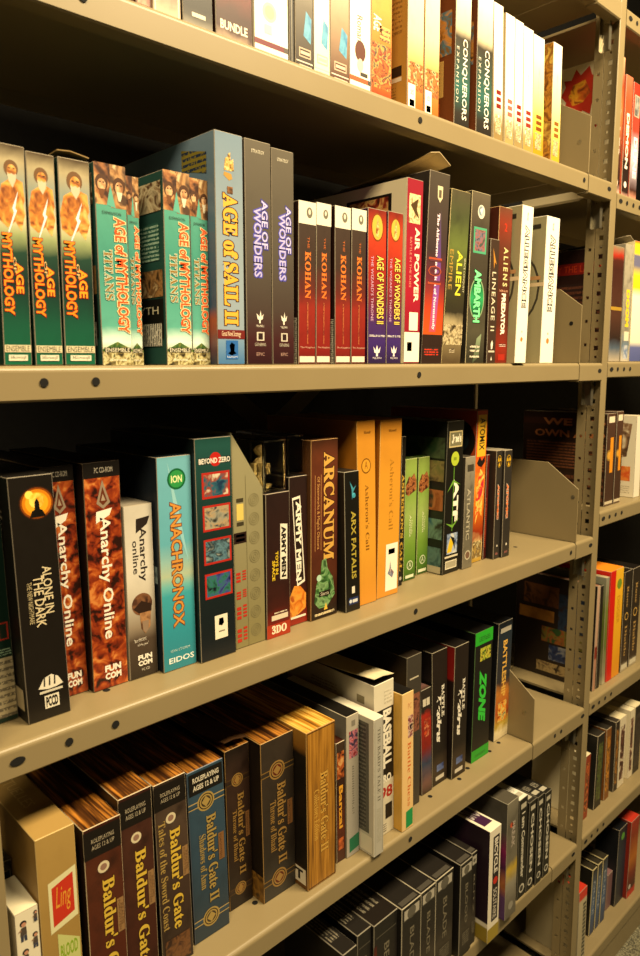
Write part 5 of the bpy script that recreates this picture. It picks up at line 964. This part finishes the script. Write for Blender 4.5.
b.rect(.1,.7,.55,.9, pic(['#241610','#6a4020','#3a2414'],40,1), 'L'); b.rect(.05,.55,.5,.66, pic(['#8a5a24','#a87430'],40,3), 'L'); b.rect(.55,.5,.95,.85, pic(['#141c2c','#24344a','#2c1c18'],50,4), 'L'); b.rect(.35,.35,.95,.5, pic(['#4a2814','#6a6a2c','#8a4a20','#2c4a24'],50,5), 'L'); b.rect(.45,.18,.9,.33, pic(['#141c3c','#24345a','#8a8a8a'],50,6), 'L'); b.rect(.3,.05,.9,.15, pic(['#2a1c14','#a89060','#5a4430'],50,7), 'L'); b.done()
far('r4b', 'game_case', 'slim black case beside the slim pinkish one', M('#191411'), cat='game case').done()
b = far('r4c', 'game_case', 'slim olive and grey case touching the bright orange-red box', grad([(0,'#b0a888'),(.1,'#8a8468'),(.4,'#5c6a2c'),(.7,'#6a7434'),(1,'#8a8878')], .2, 40), cat='game case'); b.done()
b = far('r4d', 'game_box', 'bright yellow box with a vivid red side', grad([(0,'#d88a1c'),(.3,'#e0a01c'),(1,'#e8b428')], .05, 14), side=M('#d89020'), left=M('#c81c10'), top=M('#e08420')); b.rect(0,0,.40,1, M('#c81408')); b.disc(.7,.86,.18, M('#6a8a28')); b.text('DIGGER', .58,.5,.8,.75, M('#b87a14')); b.done()
def rings(k, label):
    b = far(k, 'game_box', label, grad([(0,'#a89c80'),(.1,'#3a2c20'),(.5,'#2a2018'),(1,'#1c1612')], .2, 30), side=M('#15110e'), group='black boxes with gold ring lettering'); b.ring(.5,.55,.24,.06, M('#c8a050'), M('#241a12')); b.text(sb('Diablo'), .35,.15,.65,.46, M('#b08c50')); b.text(sb('Rune'), .4,.64,.65,.85, M('#b08c50')); b.rect(.1,.02,.9,.07, M('#c8c0a8')); return b
rings('r4e', 'black box with gold ring lettering touching the bright yellow box').done(); rings('r4f', 'black box with gold ring lettering at the right picture edge').done()
R5 = [('r5a','small orange-red case with a white top right behind the post','#8a3418','#d8cca8','#c8682c'),('r5b','black case with a multicoloured spine, second on its shelf from the post','#1c1a17','#2a2620','#5a6a2c'),('r5c','case with an orange and yellow spine between dark ones','#7a4a1c','#2a2620','#d08a24'),('r5d','narrow dark case left of the white framed cases','#2a201a','#38322a','#a87024'),
      ('r5e','white framed case with a brown picture spine, left one','#d8ccb0','#d8cca8','#6a3a2c'),('r5f','white framed case with a narrow picture spine, right one','#d8ccb0','#e0d4b4','#8a5a48'),('r5g','white-topped black case cut by the right picture edge','#2c2620','#d8cca8','#4a4038')]
for k, lab, c, t, p2 in R5:
    b = far(k, 'disc_case', lab, M(c), cat='disc case', group='disc cases in the far bay', top=M(t), side=M(t) if t != '#2a2620' else None, edge='#a89c84'); b.rect(.2,.1,.8,.88, pic([c, p2, '#2a1c16', p2], 60, ord(k[2]))); b.done()
b = far('r6a', 'game_case', 'white case with a red head right behind the post near the carpet', grad([(0,'#a89c7c'),(.86,'#b8ac8c'),(.88,'#c83424'),(1,'#c83424')], .03, 20), side=M('#a89c7c'), top=M('#b83020'), cat='game case'); b.rect(.55,.03,.9,.8, lines('#2c281c','#a8a084',14)); b.done()
for k, lab in (('r6b','first of three blue-spined black cases near the carpet'),('r6c','middle of three blue-spined black cases near the carpet'),('r6d','last of three blue-spined black cases near the carpet')):
    b = far(k, 'disc_case', lab, grad([(0,'#2a3a5a'),(.4,'#3c5a84'),(.7,'#4c5c74'),(1,'#201c18')], .15, 40), cat='disc case', group='blue-spined disc cases', top=M('#2e2a20'), side=M('#1c1a16'), edge='#a89c74', bevel=.0015); b.text('DUKE', .35,.3,.7,.8, M('#a8b0b8')); b.done()
far('r6e', 'game_case', 'short mauve case between the blue-spined cases and the tall dark blue box', M('#7a5a5c'), cat='game case').done()
b = far('r6f', 'game_box', 'tall dark blue box near the carpet with a green spot at its head', grad([(0,'#1c2430'),(.6,'#24303e'),(1,'#1c2028')], .1, 30), side=M('#14171c'), left=M('#14161a')); b.disc(.5,.88,.2, M('#5a9a3c')); b.rect(.3,.62,.7,.85, pic(['#5a5648','#8a8470'],40,1), 'L'); b.done()
b = far('r6g', 'game_box', 'red and orange box with a bright red foot at the lower right edge', grad([(0,'#c82418'),(.08,'#a8201c'),(.1,'#3a1410'),(.3,'#7a2414'),(.5,'#b86a1c'),(.8,'#8a3014'),(1,'#a82c1c')], .2, 40), side=M('#7a2014'), top=M('#b83424')); b.disc(.3,.13,.14, M('#c8c0b8')); b.done()

# clear package and white figure box at the lower left, in front of the left post
b = Box('fig', 'toy_box', 'white box printed with small cartoon-like figures at the lower left corner', M('#d8d0b8'), side=M('#c8c0a8'), top=M('#d4ccb0'), cat='toy box', dims=FIG)
for (u, v, s) in ((.34,.90,.26),(.80,.82,.2),(.36,.745,.24),(.86,.95,.14),(.3,.55,.25),(.7,.4,.25)):
    q = s*b.w/b.h; b.disc(u,v+q*1.1,s*.55, M('#2a2420')); b.disc(u+.02,v+q*.9,s*.38, M('#b8846a')); b.poly([(u-s*.6,v-q),(u+s*.5,v-q*.9),(u+s*.45,v+q*.5),(u-s*.4,v+q*.45)], M('#4a4038')); b.poly([(u-s,v-q*.2),(u-s*.4,v+q*.3),(u-s*.3,v-q*.1)], M('#8a6a50')); b.poly([(u-s*.5,v-q*2),(u-s*.1,v-q*2),(u,v-q*.9),(u-s*.5,v-q)], M('#34384a')); b.poly([(u+s*.1,v-q*2),(u+s*.5,v-q*2),(u+s*.45,v-q*.9),(u,v-q)], M('#34384a'))
b.done()
b = Box('clear', 'clear_package', 'dark clear-fronted package standing behind the white figure box', M('#24201a', .15), side=M('#3a342a', .15), cat='toy package', dims=CLEAR, edge='#5a5444'); b.frame(.05,.3,.95,.95, M('#5a5646'), M('#1c1a16', .1), .06); b.poly([(.1,.5),(.8,.3),(.9,.33),(.15,.56)], M('#4a4436')); b.done()
